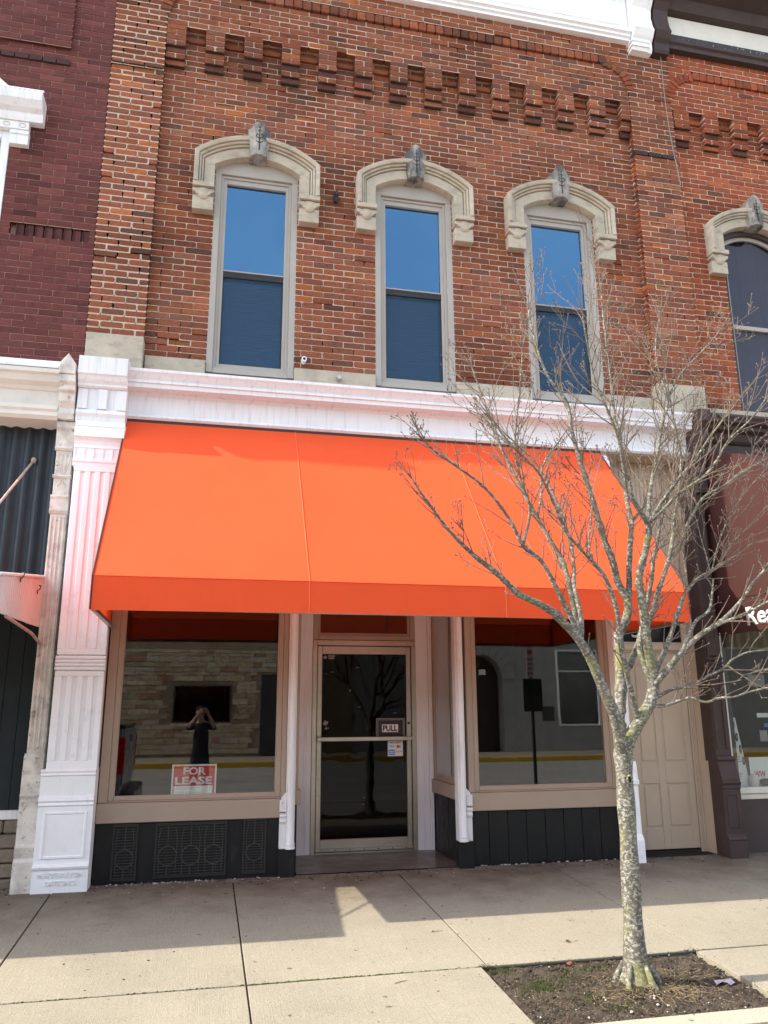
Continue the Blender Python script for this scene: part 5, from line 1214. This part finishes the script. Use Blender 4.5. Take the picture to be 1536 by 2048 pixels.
LIMBS = [
 ('trunk', None, 0.085, 0.056, [(2.459,-2.930,-0.122),(2.466,-2.930,-0.015),(2.465,-2.930,0.114),(2.471,-2.930,0.324),(2.475,-2.930,0.593),(2.480,-2.930,0.870),(2.483,-2.930,1.098),(2.487,-2.930,1.220)]),
 ('N', 'trunk', 0.04, 0.026, [(2.487,-2.930,1.069),(2.488,-2.922,1.184),(2.480,-2.912,1.301),(2.487,-2.901,1.352),(2.517,-2.889,1.462),(2.536,-2.877,1.609),(2.549,-2.864,1.761),(2.554,-2.850,1.853)]),
 ('L1', 'trunk', 0.038, 0.0045, [(2.482,-2.930,1.041),(2.464,-2.950,1.157),(2.446,-2.975,1.216),(2.421,-3.004,1.303),(2.382,-3.034,1.388),(2.306,-3.066,1.530),(2.223,-3.100,1.691),(2.135,-3.134,1.804),(2.017,-3.169,1.907),(1.917,-3.206,1.968),(1.762,-3.243,2.026),(1.705,-3.281,2.045),(1.572,-3.319,2.147),(1.429,-3.359,2.235),(1.277,-3.399,2.360),(1.143,-3.439,2.511),(1.049,-3.480,2.619)]),
 ('A', 'L1', 0.017, 0.0045, [(2.141,-3.132,1.799),(2.102,-3.150,1.908),(2.032,-3.173,2.025),(1.910,-3.199,2.237),(1.781,-3.226,2.329),(1.699,-3.255,2.466),(1.559,-3.286,2.629),(1.402,-3.317,2.732),(1.245,-3.349,2.814),(1.154,-3.382,2.872)]),
 ('B', 'L1', 0.017, 0.0045, [(2.152,-3.128,1.788),(2.150,-3.107,1.884),(2.119,-3.079,2.189),(2.080,-3.048,2.330),(1.974,-3.015,2.551),(1.902,-2.980,2.731),(1.824,-2.944,2.932),(1.749,-2.906,3.156),(1.703,-2.868,3.372),(1.648,-2.828,3.609)]),
 ('Cc', 'L1', 0.014, 0.004, [(2.159,-3.125,1.776),(2.198,-3.072,1.918),(2.200,-3.003,2.126),(2.243,-2.926,2.314),(2.251,-2.844,2.524),(2.189,-2.758,2.842),(2.100,-2.668,3.071),(1.927,-2.575,3.287)]),
 ('K', 'trunk', 0.041, 0.017, [(2.487,-2.930,1.026),(2.493,-2.935,1.127),(2.517,-2.941,1.208),(2.604,-2.947,1.330),(2.685,-2.954,1.446),(2.711,-2.962,1.584),(2.692,-2.970,1.681),(2.674,-2.978,1.831),(2.672,-2.986,1.939),(2.654,-2.994,2.092),(2.646,-3.003,2.205),(2.697,-3.012,2.362),(2.728,-3.021,2.482),(2.724,-3.030,2.543)]),
 ('M', 'K', 0.018, 0.004, [(2.590,-2.946,1.313),(2.570,-2.967,1.375),(2.539,-2.995,1.461),(2.502,-3.025,1.575),(2.474,-3.057,1.651),(2.437,-3.092,1.744),(2.415,-3.127,1.871),(2.375,-3.164,2.022),(2.296,-3.202,2.177),(2.177,-3.240,2.281),(2.039,-3.280,2.403),(1.940,-3.321,2.583),(1.838,-3.362,2.745),(1.675,-3.404,2.871),(1.540,-3.446,3.004)]),
 ('E', 'N', 0.026, 0.004, [(2.553,-2.851,1.847),(2.588,-2.847,1.902),(2.623,-2.841,1.951),(2.651,-2.835,2.072),(2.594,-2.829,2.192),(2.573,-2.822,2.328),(2.536,-2.815,2.451),(2.507,-2.807,2.577),(2.479,-2.800,2.728),(2.414,-2.792,2.985),(2.362,-2.784,3.230),(2.343,-2.776,3.446),(2.214,-2.768,3.638),(2.140,-2.759,3.895),(2.107,-2.751,4.134)]),
 ('F', 'E', 0.02, 0.004, [(2.640,-2.837,2.042),(2.674,-2.819,2.150),(2.698,-2.796,2.280),(2.742,-2.770,2.492),(2.777,-2.743,2.628),(2.777,-2.714,2.747),(2.785,-2.684,2.902),(2.791,-2.653,3.273),(2.781,-2.622,3.420),(2.797,-2.589,3.592),(2.810,-2.555,3.879),(2.814,-2.521,4.217),(2.831,-2.487,4.523)]),
 ('F2', 'F', 0.01, 0.004, [(2.775,-2.744,2.621),(2.872,-2.688,2.713),(2.978,-2.614,2.816),(3.087,-2.532,3.003),(3.182,-2.444,3.150)]),
 ('H', 'N', 0.019, 0.004, [(2.544,-2.876,1.618),(2.611,-2.853,1.650),(2.678,-2.823,1.746),(2.741,-2.791,1.845),(2.838,-2.755,2.086),(2.910,-2.718,2.259),(2.957,-2.680,2.394),(3.012,-2.640,2.488),(3.074,-2.599,2.631),(3.150,-2.557,2.776),(3.269,-2.514,3.019),(3.351,-2.470,3.270),(3.505,-2.426,3.535)]),
 ('I', 'K', 0.02, 0.004, [(2.708,-2.959,1.533),(2.665,-2.954,1.661),(2.646,-2.948,1.796),(2.743,-2.942,1.968),(2.816,-2.935,2.133),(2.907,-2.927,2.320),(2.967,-2.920,2.497),(2.991,-2.911,2.616),(3.043,-2.903,2.772),(3.086,-2.895,2.949),(3.109,-2.886,3.081),(3.091,-2.877,3.261),(3.078,-2.868,3.488),(3.068,-2.859,3.717)]),
 ('I2', 'I', 0.012, 0.003, [(2.908,-2.927,2.327),(3.023,-2.906,2.435),(3.099,-2.880,2.570),(3.152,-2.850,2.638),(3.296,-2.818,2.808),(3.496,-2.785,2.914),(3.628,-2.750,3.005),(3.935,-2.714,3.171),(4.131,-2.677,3.332)]),
 ('G1', 'K', 0.013, 0.0035, [(2.724,-3.030,2.543),(2.680,-3.059,2.590),(2.592,-3.096,2.697),(2.559,-3.137,2.780),(2.496,-3.181,2.891),(2.450,-3.228,3.050),(2.365,-3.276,3.202),(2.268,-3.326,3.373),(2.207,-3.377,3.578),(2.160,-3.430,3.749)]),
 ('G2', 'K', 0.014, 0.0035, [(2.724,-3.030,2.543),(2.742,-3.023,2.641),(2.781,-3.014,2.810),(2.840,-3.003,2.985),(2.875,-2.992,3.084),(2.925,-2.981,3.255),(2.998,-2.969,3.456),(2.956,-2.956,3.642),(2.958,-2.943,3.859),(3.013,-2.930,4.063)]),
 ('G2b', 'G2', 0.007, 0.003, [(2.988,-2.969,3.441),(3.088,-2.932,3.594),(3.217,-2.882,3.736),(3.385,-2.828,3.889),(3.593,-2.769,4.093)]),
 ('G3', 'K', 0.013, 0.0035, [(2.724,-3.030,2.543),(2.785,-3.071,2.648),(2.840,-3.124,2.743),(2.898,-3.182,2.836),(2.955,-3.245,2.916),(3.057,-3.311,3.081),(3.133,-3.380,3.189)]),
 ('G4', 'K', 0.012, 0.0035, [(2.729,-3.030,2.549),(2.804,-3.088,2.628),(2.892,-3.163,2.728),(2.982,-3.247,2.796),(3.024,-3.337,2.860),(3.084,-3.431,3.002),(3.173,-3.529,3.104),(3.212,-3.630,3.197)]),
 ('K2', 'K', 0.022, 0.004, [(2.703,-2.958,1.509),(2.716,-2.977,1.554),(2.772,-3.003,1.619),(2.849,-3.031,1.709),(2.902,-3.062,1.766),(2.975,-3.094,1.838),(3.041,-3.127,1.882),(3.111,-3.161,1.935),(3.226,-3.197,2.053),(3.283,-3.233,2.149),(3.342,-3.270,2.220),(3.452,-3.308,2.381)]),
 ('K2b', 'K2', 0.012, 0.004, [(3.047,-3.130,1.888),(3.082,-3.177,1.908),(3.182,-3.239,1.949),(3.318,-3.307,2.025),(3.422,-3.380,2.088)]),
 ('K3', 'K2', 0.014, 0.004, [(2.882,-3.051,1.748),(2.928,-3.037,1.827),(3.008,-3.018,1.933),(3.119,-2.997,2.000),(3.171,-2.975,2.104),(3.211,-2.951,2.214)]),
 ('J', 'K', 0.017, 0.007, [(2.702,-2.964,1.615),(2.752,-2.944,1.646),(2.839,-2.917,1.764),(2.933,-2.887,1.913),(3.015,-2.855,2.054),(3.092,-2.822,2.157),(3.226,-2.787,2.257),(3.348,-2.751,2.308),(3.439,-2.714,2.370)]),
 ('J2', 'J', 0.007, 0.003, [(3.092,-2.822,2.157),(3.124,-2.784,2.302),(3.160,-2.735,2.520),(3.239,-2.680,2.786),(3.319,-2.622,2.991)]),
 ('J3', 'J', 0.005, 0.002, [(3.348,-2.751,2.308),(3.403,-2.770,2.487),(3.505,-2.795,2.699),(3.625,-2.822,2.860),(3.785,-2.851,3.026)]),
 ('J4', 'J', 0.005, 0.002, [(3.428,-2.718,2.365),(3.587,-2.678,2.531),(3.786,-2.626,2.679),(4.003,-2.568,2.854)]),
 ('J5', 'J', 0.005, 0.002, [(3.329,-2.756,2.306),(3.330,-2.729,2.423),(3.324,-2.695,2.571),(3.335,-2.656,2.688)]),
 ('P', 'K', 0.011, 0.003, [(2.688,-2.954,1.443),(2.796,-2.973,1.502),(2.851,-2.998,1.523),(2.946,-3.025,1.546),(3.021,-3.054,1.588),(3.099,-3.085,1.626),(3.132,-3.117,1.661),(3.147,-3.150,1.689),(3.235,-3.184,1.730),(3.347,-3.219,1.744),(3.443,-3.254,1.785)]),
 ('P2', 'K', 0.01, 0.003, [(2.686,-2.953,1.413),(2.762,-2.985,1.416),(2.859,-3.027,1.451),(2.888,-3.073,1.459),(2.950,-3.123,1.434),(3.008,-3.175,1.457),(3.068,-3.229,1.462),(3.128,-3.286,1.489),(3.218,-3.344,1.514),(3.288,-3.403,1.532)]),
 ('P3', 'P', 0.006, 0.003, [(3.128,-3.112,1.655),(3.198,-3.131,1.600),(3.239,-3.156,1.599),(3.308,-3.183,1.623),(3.384,-3.212,1.627)]),
 ('D2', 'M', 0.008, 0.003, [(2.296,-3.202,2.177),(2.255,-3.183,2.237),(2.237,-3.158,2.364),(2.276,-3.131,2.528),(2.320,-3.102,2.730)]),
 ('B2', 'B', 0.008, 0.003, [(1.974,-3.015,2.551),(2.028,-2.968,2.718),(2.081,-2.906,2.940),(2.244,-2.838,3.146),(2.360,-2.765,3.287)]),
 ('A2', 'A', 0.009, 0.003, [(1.781,-3.226,2.329),(1.826,-3.250,2.540),(1.766,-3.280,2.713),(1.724,-3.313,2.885),(1.732,-3.349,3.092),(1.745,-3.387,3.269),(1.754,-3.426,3.461)]),
]
PT = {n: [Vector(p) for p in pts] for n, _, _, _, pts in LIMBS}
def smooth_path(P, sub=4):
    out = []
    for i in range(len(P)-1):
        p0 = P[max(i-1, 0)]; p1 = P[i]; p2 = P[i+1]; p3 = P[min(i+2, len(P)-1)]
        for k in range(sub):
            t = k/sub; t2 = t*t; t3 = t2*t
            out.append(.5*((2*p1)+(-p0+p2)*t+(2*p0-5*p1+4*p2-p3)*t2+(-p0+3*p1-3*p2+p3)*t3))
    out.append(P[-1]); return out
tr_r = random.Random(21)
twigs = B()
NTW = [0]
def twig(p, d, length, r, depth):
    """one shoot: slightly zig-zag, ending in a bud, with opposite side shoots"""
    NTW[0] += 1
    n_ = max(3, int(length/.07)); pts = [p]; dirs = [d]; step = length/n_
    for i in range(n_):
        d = (d+Vector((tr_r.gauss(0, .10), tr_r.gauss(0, .10), tr_r.gauss(.05, .08)))).normalized()
        p = p+d*step; pts.append(p); dirs.append(d)
    rads = [max(.0014, r*(1-.6*i/n_)) for i in range(n_+1)]
    twigs.tube(pts, rads, 5 if r > .0028 else 4, False)
    e = pts[-1]; twigs.tube([e, e+d*.006, e+d*.013], [rads[-1]*1.2, .0046, .0008], 4, False)
    if depth <= 0: return
    for i in range(1, n_+1):
        if tr_r.random() < (.50 if depth > 1 else .42):
            for s in (1, -1):
                if tr_r.random() < .30: continue
                ax = Vector((tr_r.gauss(0, 1), tr_r.gauss(0, 1), tr_r.gauss(0, .5))); ax = (ax-dirs[i]*ax.dot(dirs[i])).normalized()*s
                nd = (dirs[i]*.75+ax*.65+Vector((0, 0, .18))).normalized()
                twig(pts[i], nd, length*tr_r.uniform(.22, .55)*(1-.3*i/n_), rads[i]*.72, depth-1)
for name, par, r0, r1, pts in LIMBS:
    P = smooth_path(PT[name], 5); m_ = len(P)
    L_ = [0]
    for a, c in zip(P, P[1:]): L_.append(L_[-1]+(c-a).length)
    rad = [1.12*(r0+(r1-r0)*(l/L_[-1])**.85) for l in L_]
    b = B()
    if name == 'trunk':
        rad = []
        for q in P:
            z = q.z; rr = .0540-.004*z/1.2
            rr += .062*math.exp(-(z+.12)/.10)+.008*math.exp(-((z-1.13)/.07)**2)-.030*max(0, (z-1.14)/.09)+.003*math.sin(z*17)+.004*math.exp(-((z-.33)/.06)**2)
            rad.append(rr)
        n_ = 26; base = 0
        for i, q in enumerate(P):
            for k in range(n_):
                a = 2*PI*k/n_; v = Vector((math.cos(a), math.sin(a), 0))
                f = 1+.055*mnoise.noise(Vector((v.x*2.1, v.y*2.1, q.z*5)))+(.16*mnoise.noise(Vector((v.x*2.6, v.y*2.6, 7)))*math.exp(-(q.z+.12)/.07)+.10*mnoise.noise(Vector((v.x*6, v.y*6, q.z*16)))*math.exp(-(q.z+.12)/.08))+.02*mnoise.noise(Vector((v.x*7, v.y*7, q.z*22)))
                b.v.append(tuple(q+v*rad[i]*f))
        for i in range(m_-1):
            for k in range(n_): a = i*n_+k; c = i*n_+(k+1) % n_; b.f.append((a, c, c+n_, a+n_))
        b.f.append(tuple((m_-1)*n_+k for k in range(n_)))
        tk = b.build('trunk', MT['bark'], tree, smooth='all', fix=False)
        # pruned knot on the front of the trunk and root flares
        kc = Vector((2.478, -2.994, .990))
        B().tube([kc+Vector((.016*math.cos(t*PI/7), -.004, .024*math.sin(t*PI/7))) for t in range(15)], .0065, 7, False).build('knot_ring', MT['bark2'], tk, smooth='all')
        B().ell(kc+Vector((0, .006, 0)), (.013, .008, .020), 10, 6).build('knot_hollow_shade', MT['groove_shade'], tk)
        b = B()
        for a in (-2.5, -1.25, -.35, .8, 2.7):
            b.tube([(2.465+.07*math.cos(a), -2.93+.07*math.sin(a), .0), (2.465+.105*math.cos(a), -2.93+.105*math.sin(a), -.075), (2.465+.14*math.cos(a+.1), -2.93+.14*math.sin(a+.1), -.130), (2.465+.18*math.cos(a+.15), -2.93+.18*math.sin(a+.15), -.175)], [.012, .020, .016, .008], 8)
        b.build('root_flare', MT['bark'], tk, smooth='all', kind='stuff')
        continue
    b.v = []
    n_ = 12 if r0 > .02 else 8
    jr = [q*(1+.10*mnoise.noise(Vector((i*.55, r0*90, 3)))+(.16 if tr_r.random() < .06 else 0)) for i, q in enumerate(rad)]
    b.tube(P, jr, n_, True)
    b.build('branch', MT['bark'] if r0 > .03 else MT['bark2'], tree, smooth='all', fix=False)
    if name == 'K3':
        dead = True
    # shoots along the limb
    total = L_[-1]
    start = .32 if r0 > .03 else .16
    s_ = total*start
    while s_ < total:
        i = next(k for k in range(m_) if L_[k] >= s_) ; i = min(max(i, 1), m_-1)
        t = (P[i]-P[i-1]).normalized(); fr_ = s_/total
        ax = Vector((tr_r.gauss(0, 1), tr_r.gauss(0, 1), tr_r.gauss(0, .6))); ax = (ax-t*ax.dot(t)).normalized()
        nd = (t*.80+ax*.65+Vector((0, 0, .22))).normalized()
        low = P[i].z < 2.1
        ln = tr_r.uniform(.10, .50)*(.65 if low else 1.0)*(1 if rad[i] < .012 else .8)
        if name == 'K3': ln *= .4
        if name in ('L1', 'A', 'M'): ln *= .7
        if P[i].z > 3.0 and P[i].x > 1.9: ln *= 1.12
        twig(P[i], nd, ln, min(rad[i]*.55, .0046), 2 if ln > .2 else 1)
        s_ += tr_r.uniform(.028, .090)*(2.0 if low and r0 > .02 else 1)
    # leading shoots
    t = (P[-1]-P[-3]).normalized()
    if name not in ('K', 'N', 'K3', 'trunk'):
        for k in range(3): twig(P[-1], (t+Vector((tr_r.gauss(0, .2), tr_r.gauss(0, .25), tr_r.gauss(.12, .1)))).normalized(), tr_r.uniform(.18, .42)*(.5 if name in ('L1', 'A', 'M', 'Cc', 'B') else 1.05), r1*.9, 2)
twigs.build('twigs', MT['twig'], tree, smooth='all', kind='stuff', fix=False)

# ================================================================ the other side of the street (seen in the shop glass)
B().box(-40, 40, -21.6, -18.56, -.4, -.15).build('far_pavement', MT['concrete'], None); tag(bpy.data.objects['far_pavement'], kind='structure')
far_pv = bpy.data.objects['far_pavement']
for i in range(14):
    x = -16+2.6*i; B().box(x+.006, x+2.594, -18.555, -18.38, -.4, -.14).build('yellow_kerbstone', MT['yellow'], far_pv, bevel=.012)
sb = thing('stone_building', 'building of tan rough-cut stone blocks across the street, mirrored in the left shop window', 'building', (0, -21.6, -.15))
MT['sandy'] = [mat('tan_block_%d' % i, c, .9, .22, 4, 40, .006, .8) for i, c in enumerate(((.46, .37, .23), (.52, .43, .29), (.40, .31, .19), (.38, .21, .14), (.48, .42, .31)))]
B().box(-12, 5.6, -26, -21.62, -.2, 7.2).build('wall', mat('tan_stone_wall', (.30, .235, .15), .9, .25, 2.2, 30, .01, dirt=[((.24, .16, .10), 1.5, .5, .7, .6)]), sb)
r2 = random.Random(5); z = -.05; cnt = 0
hole = [(-1.06, .92, .98, 2.28), (1.95, 2.60, -.2, 2.66)]
while z < 3.75:
    h_ = r2.choice((.11, .14, .17, .20)); x = -4.3+r2.uniform(0, .3)
    while x < 3.9:
        l_ = r2.uniform(.22, .72)
        if not any(x+l_ > a and x < c and z+h_ > d and z < e for a, c, d, e in hole) and cnt < 298:
            m_ = MT['sandy'][r2.choices(range(5), (40, 26, 18, 9, 12))[0]]
            B().box(x+.006, x+l_-.006, -21.63, -21.57+r2.uniform(-.012, .012), z+.006, z+h_-.006).build('stone', m_, sb, bevel=.008); cnt += 1
        x += l_
    z += h_
b = B(); b.frame(-1.05, .91, .99, 2.27, .05, -21.625, -21.56); wf = b.build('window', MT['interior_mid'], sb); B().box(-1.0, .86, -21.595, -21.59, 1.04, 2.22).build('pane', MT['glass_door'], wf)
B().box(-1.0, .86, -21.618, -21.608, 1.04, 2.22).build('dark_room', MT['ink'], wf)
for i in range(9): B().box(-1.1+.225*i, -.885+.225*i, -21.66, -21.53, .86, .975).build('sill_stone', MT['sandy'][1], wf, bevel=.008)
dq = B().box(1.97, 2.58, -21.64, -21.60, -.15, 2.64).build('door', mat('dark_far_door', (.035, .04, .04), .6), sb)
lb = thing('limestone_building', 'pale limestone building with round-arched doorway across the street, mirrored in the right shop window', 'building', (12, -21.6, -.15))
MT['lime'] = mat('limestone', (.30, .29, .26), .9, .12, 3, 40, .003)
ac, ar = 10.15, .92
b = B()
oa = [(ac+ar*math.cos(PI*i/18), 2.50+ar*math.sin(PI*i/18)) for i in range(19)]
b.prism([(5.62, -.2), (ac-ar, -.2)]+[(ac-ar, 2.5)]+[p for p in reversed(oa)]+[(ac+ar, -.2), (13.3, -.2), (13.3, 8.0), (5.62, 8.0)], -26, -21.62)
b.box(13.3, 15.0, -26, -21.62, -.2, .78); b.box(13.3, 15.0, -26, -21.62, 3.62, 8.0); b.box(15.0, 24, -26, -21.62, -.2, 8)
b.build('wall', MT['lime'], lb)
for i in range(13):      # arch stones
    a0, a1 = PI*i/13+.008, PI*(i+1)/13-.008; b = B()
    q = [(ac+r_*math.cos(a), 2.5+r_*math.sin(a)) for r_, a in ((ar+.01, a0), (ar+.50, a0), (ar+.50, a1), (ar+.01, a1))]
    b.prism(q, -21.63, -21.53); b.build('arch_stone', MT['lime'], lb, bevel=.01)
B().box(ac-ar, ac+ar, -22.3, -22.2, -.2, 3.45).build('door', mat('dark_oak_door', (.035, .022, .015), .6, .2), lb)
b = B(); b.frame(13.28, 15.02, .76, 3.64, .07, -21.7, -21.58); b.box(13.35, 14.95, -21.69, -21.6, 2.78, 2.84); wf = b.build('window', MT['signwhite'], lb); B().box(13.35, 14.95, -21.66, -21.655, .83, 3.57).build('pane', MT['glass_shop'], wf); B().box(13.35, 14.95, -21.8, -21.79, .8, 3.6).build('dark_room', MT['interior_mid'], wf)
B().box(12.62, 13.10, -21.63, -21.60, .95, 1.49).build('wall_plaque', MT['interior_mid'], lb); B().box(10.1, 10.35, -21.62, -21.5, 2.65, 2.85).build('door_lamp', MT['signwhite'], lb)
for x0, x1, h_ in ((-40, -12.1, 6.5), (24.1, 45, 7.5)):
    o = B().box(x0, x1, -27, -21.7, -.2, h_).build('row_building', mat('far_row_%d' % int(x0), (.28, .2, .15), .9, .2), None); tag(o, 'plain low brick row at the far %s end of the opposite side' % ('left' if x0 < 0 else 'right'), 'building')

# ---- pickup truck parked at the near kerb, left of the picture
tk = thing('pickup_truck', 'silver pickup truck parked at the kerb, its tail light mirrored in the left shop window', 'truck', (-3.8, -5, -.3))
MT['silver'] = mat('silver_paint', (.42, .43, .45), .3, .03, 2, bd=0, metal=.6); MT['rubber'] = mat('tyre_rubber', (.02, .02, .02), .8, .1)
MT['lamp_red'] = mat('tail_lamp_red', (.45, .008, .012), .15, .2, 30, bd=0); MT['chrome'] = mat('black_bumper', (.025, .025, .027), .25, .05, bd=0)
tx = -1.05; y0, y1 = -6.05, -4.08
b = B()
side = [(tx, .25), (tx, 1.12), (tx-.02, 1.17), (tx-1.75, 1.17), (tx-1.80, 1.10), (tx-1.85, 1.22), (tx-2.15, 1.55), (tx-3.35, 1.57), (tx-3.95, 1.12), (tx-5.35, 1.02), (tx-5.5, .85), (tx-5.52, .20), (tx-4.98, .18)]
side += [(tx-4.55+.43*math.cos(t*PI/6), .12+.43*math.sin(t*PI/6)) for t in range(6, -1, -1)]+[]
side += [(tx-1.52, .15)]+[(tx-1.08+.43*math.cos(t*PI/6), .12+.43*math.sin(t*PI/6)) for t in range(6, -1, -1)]+[(tx-.3, .22)]
b.prism(side, y0, y1); b.build('body', MT['silver'], tk, bevel=.02)
B().box(tx-.001, tx+.028, y0+.12, y1-.12, .42, 1.16).build('tailgate', MT['silver'], tk, bevel=.015)
B().box(tx+.028, tx+.036, (y0+y1)/2-.14, (y0+y1)/2+.14, .98, 1.07).build('tailgate_handle', MT['chrome'], tk, bevel=.01)
b = B(); b.box(tx-1.74, tx+.015, y0-.008, y1+.008, 1.172, 1.225); b.build('bed_cover', MT['chrome'], tk, bevel=.015)
for ya, yb in ((y1-.115, y1+.012), (y0-.012, y0+.115)):
    b = B(); b.box(tx-.14, tx+.035, ya, yb, .58, 1.06); b.build('tail_light', MT['lamp_red'], tk, bevel=.02)
b = B(); b.box(tx-.05, tx+.17, y0+.02, y1-.02, .12, .34); b.build('bumper', MT['chrome'], tk, bevel=.03)
b = B(); b.box(tx+.1, tx+.30, (y0+y1)/2-.04, (y0+y1)/2+.04, .05, .12); b.ell((tx+.28, (y0+y1)/2, .17), (.03, .03, .035)); b.build('tow_hitch', MT['chrome'], tk)
for x in (tx-1.08, tx-4.55):
    for y in (y0+.14, y1-.14):
        t_ = B().tube([(x, y-.13, .09), (x, y+.13, .09)], .39, 24).build('wheel', MT['rubber'], tk, bevel=.03)
        for s in (-1, 1): B().tube([(x, y+s*.131, .09), (x, y+s*.137, .09)], .25, 18).build('rim', MT['silver'], t_)
b = B(); b.prism([(tx-2.0, 1.20), (tx-2.22, 1.50), (tx-3.3, 1.52), (tx-3.75, 1.16)], y1+.001, y1+.006); b.build('side_window', MT['chrome'], tk)
b = B(); b.prism([(tx-2.0, 1.20), (tx-2.22, 1.50), (tx-3.3, 1.52), (tx-3.75, 1.16)], y0-.006, y0-.001); b.build('side_window', MT['chrome'], tk)

# ---- parking sign post at the near kerb, right of the picture
ps = thing('parking_sign', 'dark parking sign on a thin post at the kerb, mirrored in the right shop window', 'sign', (4.71, -3.72, -.16))
B().tube([(4.71, -3.70, -.32), (4.71, -3.70, 2.35)], .026, 10).build('post', MT['iron'], ps)
b = B(); b.box(4.565, 4.865, -3.668, -3.664, 1.36, 1.83); b.build('lower_plate', mat('sign_back_dark', (.05, .055, .05), .5, .1), ps, bevel=.002)
B().box(4.575, 4.855, -3.663, -3.661, 1.655, 1.82).build('green_header', mat('sign_green', (.012, .05, .02), .5), ps)
B().box(4.63, 4.75, -3.668, -3.664, 1.85, 2.29).build('upper_plate', MT['signwhite'], ps, bevel=.002)
B().box(4.655, 4.725, -3.663, -3.661, 2.19, 2.25).build('red_mark', MT['signred'], ps)
for i in range(4): B().box(4.645, 4.735, -3.663, -3.661, 1.89+.07*i, 1.925+.07*i).build('grey_print', MT['grey'], ps)

# ---- the person taking the picture, standing in the street
pe = thing('person', 'person in dark shirt and jeans raising a phone, mirrored in the left shop window', 'person', (-.03, -7.8, -.3))
SK = []; ED = []; RD = []
def sv(p, r, par=None):
    SK.append(p); RD.append(r if hasattr(r, '__len__') else (r, r))
    if par is not None: ED.append((par, len(SK)-1))
    return len(SK)-1
px_, py_ = -.03, -7.83
pel = sv((px_, py_, .58), (.150, .110)); wst = sv((px_, py_, .76), (.140, .10), pel); che = sv((px_, py_+.01, .97), (.165, .115), wst); nek0 = sv((px_, py_, 1.145), (.095, .075), che)
nek = sv((px_-.01, py_+.02, 1.215), .052, nek0); hd0 = sv((px_-.025, py_+.045, 1.285), (.066, .075), nek); hd1 = sv((px_-.03, py_+.05, 1.365), (.076, .092), hd0); hd2 = sv((px_-.03, py_+.03, 1.435), (.055, .07), hd1)
for s in (-1, 1):
    hip = sv((px_+s*.095, py_, .50), (.092, .095), pel); kn = sv((px_+s*.105, py_+.02, .13), .062, hip); an = sv((px_+s*.11, py_, -.22), .042, kn); heel = sv((px_+s*.112, py_+.02, -.262), .036, an); toe = sv((px_+s*.13, py_+.19, -.272), (.036, .026), heel)
    sh = sv((px_+s*.175, py_, 1.115), .062, nek0); el = sv((px_+s*.245, py_+.10, .985+.10), .043, sh)
    wr = sv((px_+s*.085+.03, py_+.25, 1.335), .027, el); pa = sv((px_+s*.068+.035, py_+.285, 1.375), (.032, .018), wr)
    for k in range(4):
        a = sv((px_+s*.058+.035, py_+.300, 1.425-.022*k), .0095, pa); c_ = sv((px_+s*.030+.035, py_+.322, 1.432-.022*k), .0088, a); sv((px_+s*.004+.035, py_+.312, 1.430-.022*k), .008, c_)
    th = sv((px_+s*.050+.035, py_+.268, 1.355), .011, pa); sv((px_+s*.022+.035, py_+.272, 1.375), .009, th)
me = bpy.data.meshes.new('body'); me.from_pydata(SK, ED, [])
bo = bpy.data.objects.new('body_tmp', me); COL.objects.link(bo)
bo.modifiers.new('skin', 'SKIN'); sk = me.skin_vertices[0].data
for i, r in enumerate(RD): sk[i].radius = r
sk[pel].use_root = True
sd_ = bo.modifiers.new('sub', 'SUBSURF'); sd_.levels = 2; sd_.render_levels = 2
dg = bpy.context.evaluated_depsgraph_get(); dg.update()
bm_ = bpy.data.meshes.new_from_object(bo.evaluated_get(dg)); bpy.data.objects.remove(bo)
mats_p = [mat('dark_shirt', (.018, .018, .022), .85, .2), mat('blue_jeans', (.035, .05, .085), .85, .2), mat('skin_tone', (.45, .27, .19), .55, .06, bd=0), mat('dark_shoes', (.03, .025, .02), .6)]
bm_.materials.clear()
for q in mats_p: bm_.materials.append(q)
for p in bm_.polygons:
    c = p.center; d = abs(c.x-px_)
    p.material_index = 3 if c.z < -.21 else 1 if c.z < .57 else 2 if (c.z > 1.19 and d < .13) or c.y > py_+.145 else 0
    p.use_smooth = True
body = link(bpy.data.objects.new('body', bm_), pe)
hx, hy, hz = px_-.03, py_+.04, 1.37
b = B(); b.ell((hx, hy-.018, hz+.045), (.083, .095, .072), 16, 10); b.ell((hx, hy+.045, hz+.085), (.066, .04, .035), 12, 8); b.build('hair', mat('dark_hair', (.018, .012, .008), .7, .3, 60), pe, smooth='all')
MT['skinm'] = mats_p[2]
b = B(); b.ell((hx, hy+.098, hz-.012), (.013, .018, .024), 8, 6)
for s in (-1, 1): b.ell((hx+s*.078, hy-.005, hz-.008), (.010, .020, .030), 8, 6)
b.ell((hx, hy+.083, hz-.062), (.024, .010, .007), 8, 6); b.build('face_features', MT['skinm'], body, smooth='all')
for s in (-1, 1): B().ell((hx+s*.030, hy+.086, hz+.012), (.012, .007, .007), 8, 6).build('eye', MT['ink'], body, smooth='all')
ph = thing('phone', 'dark phone held up in both hands by the mirrored person', 'phone', (.005, -7.527, 1.40))
B().box(-.032, .043, -7.536, -7.528, 1.335, 1.487).build('case', MT['ink'], ph, bevel=.003); B().box(-.026, .010, -7.5275, -7.525, 1.445, 1.48).build('lens_block', MT['chrome'], ph, bevel=.002)
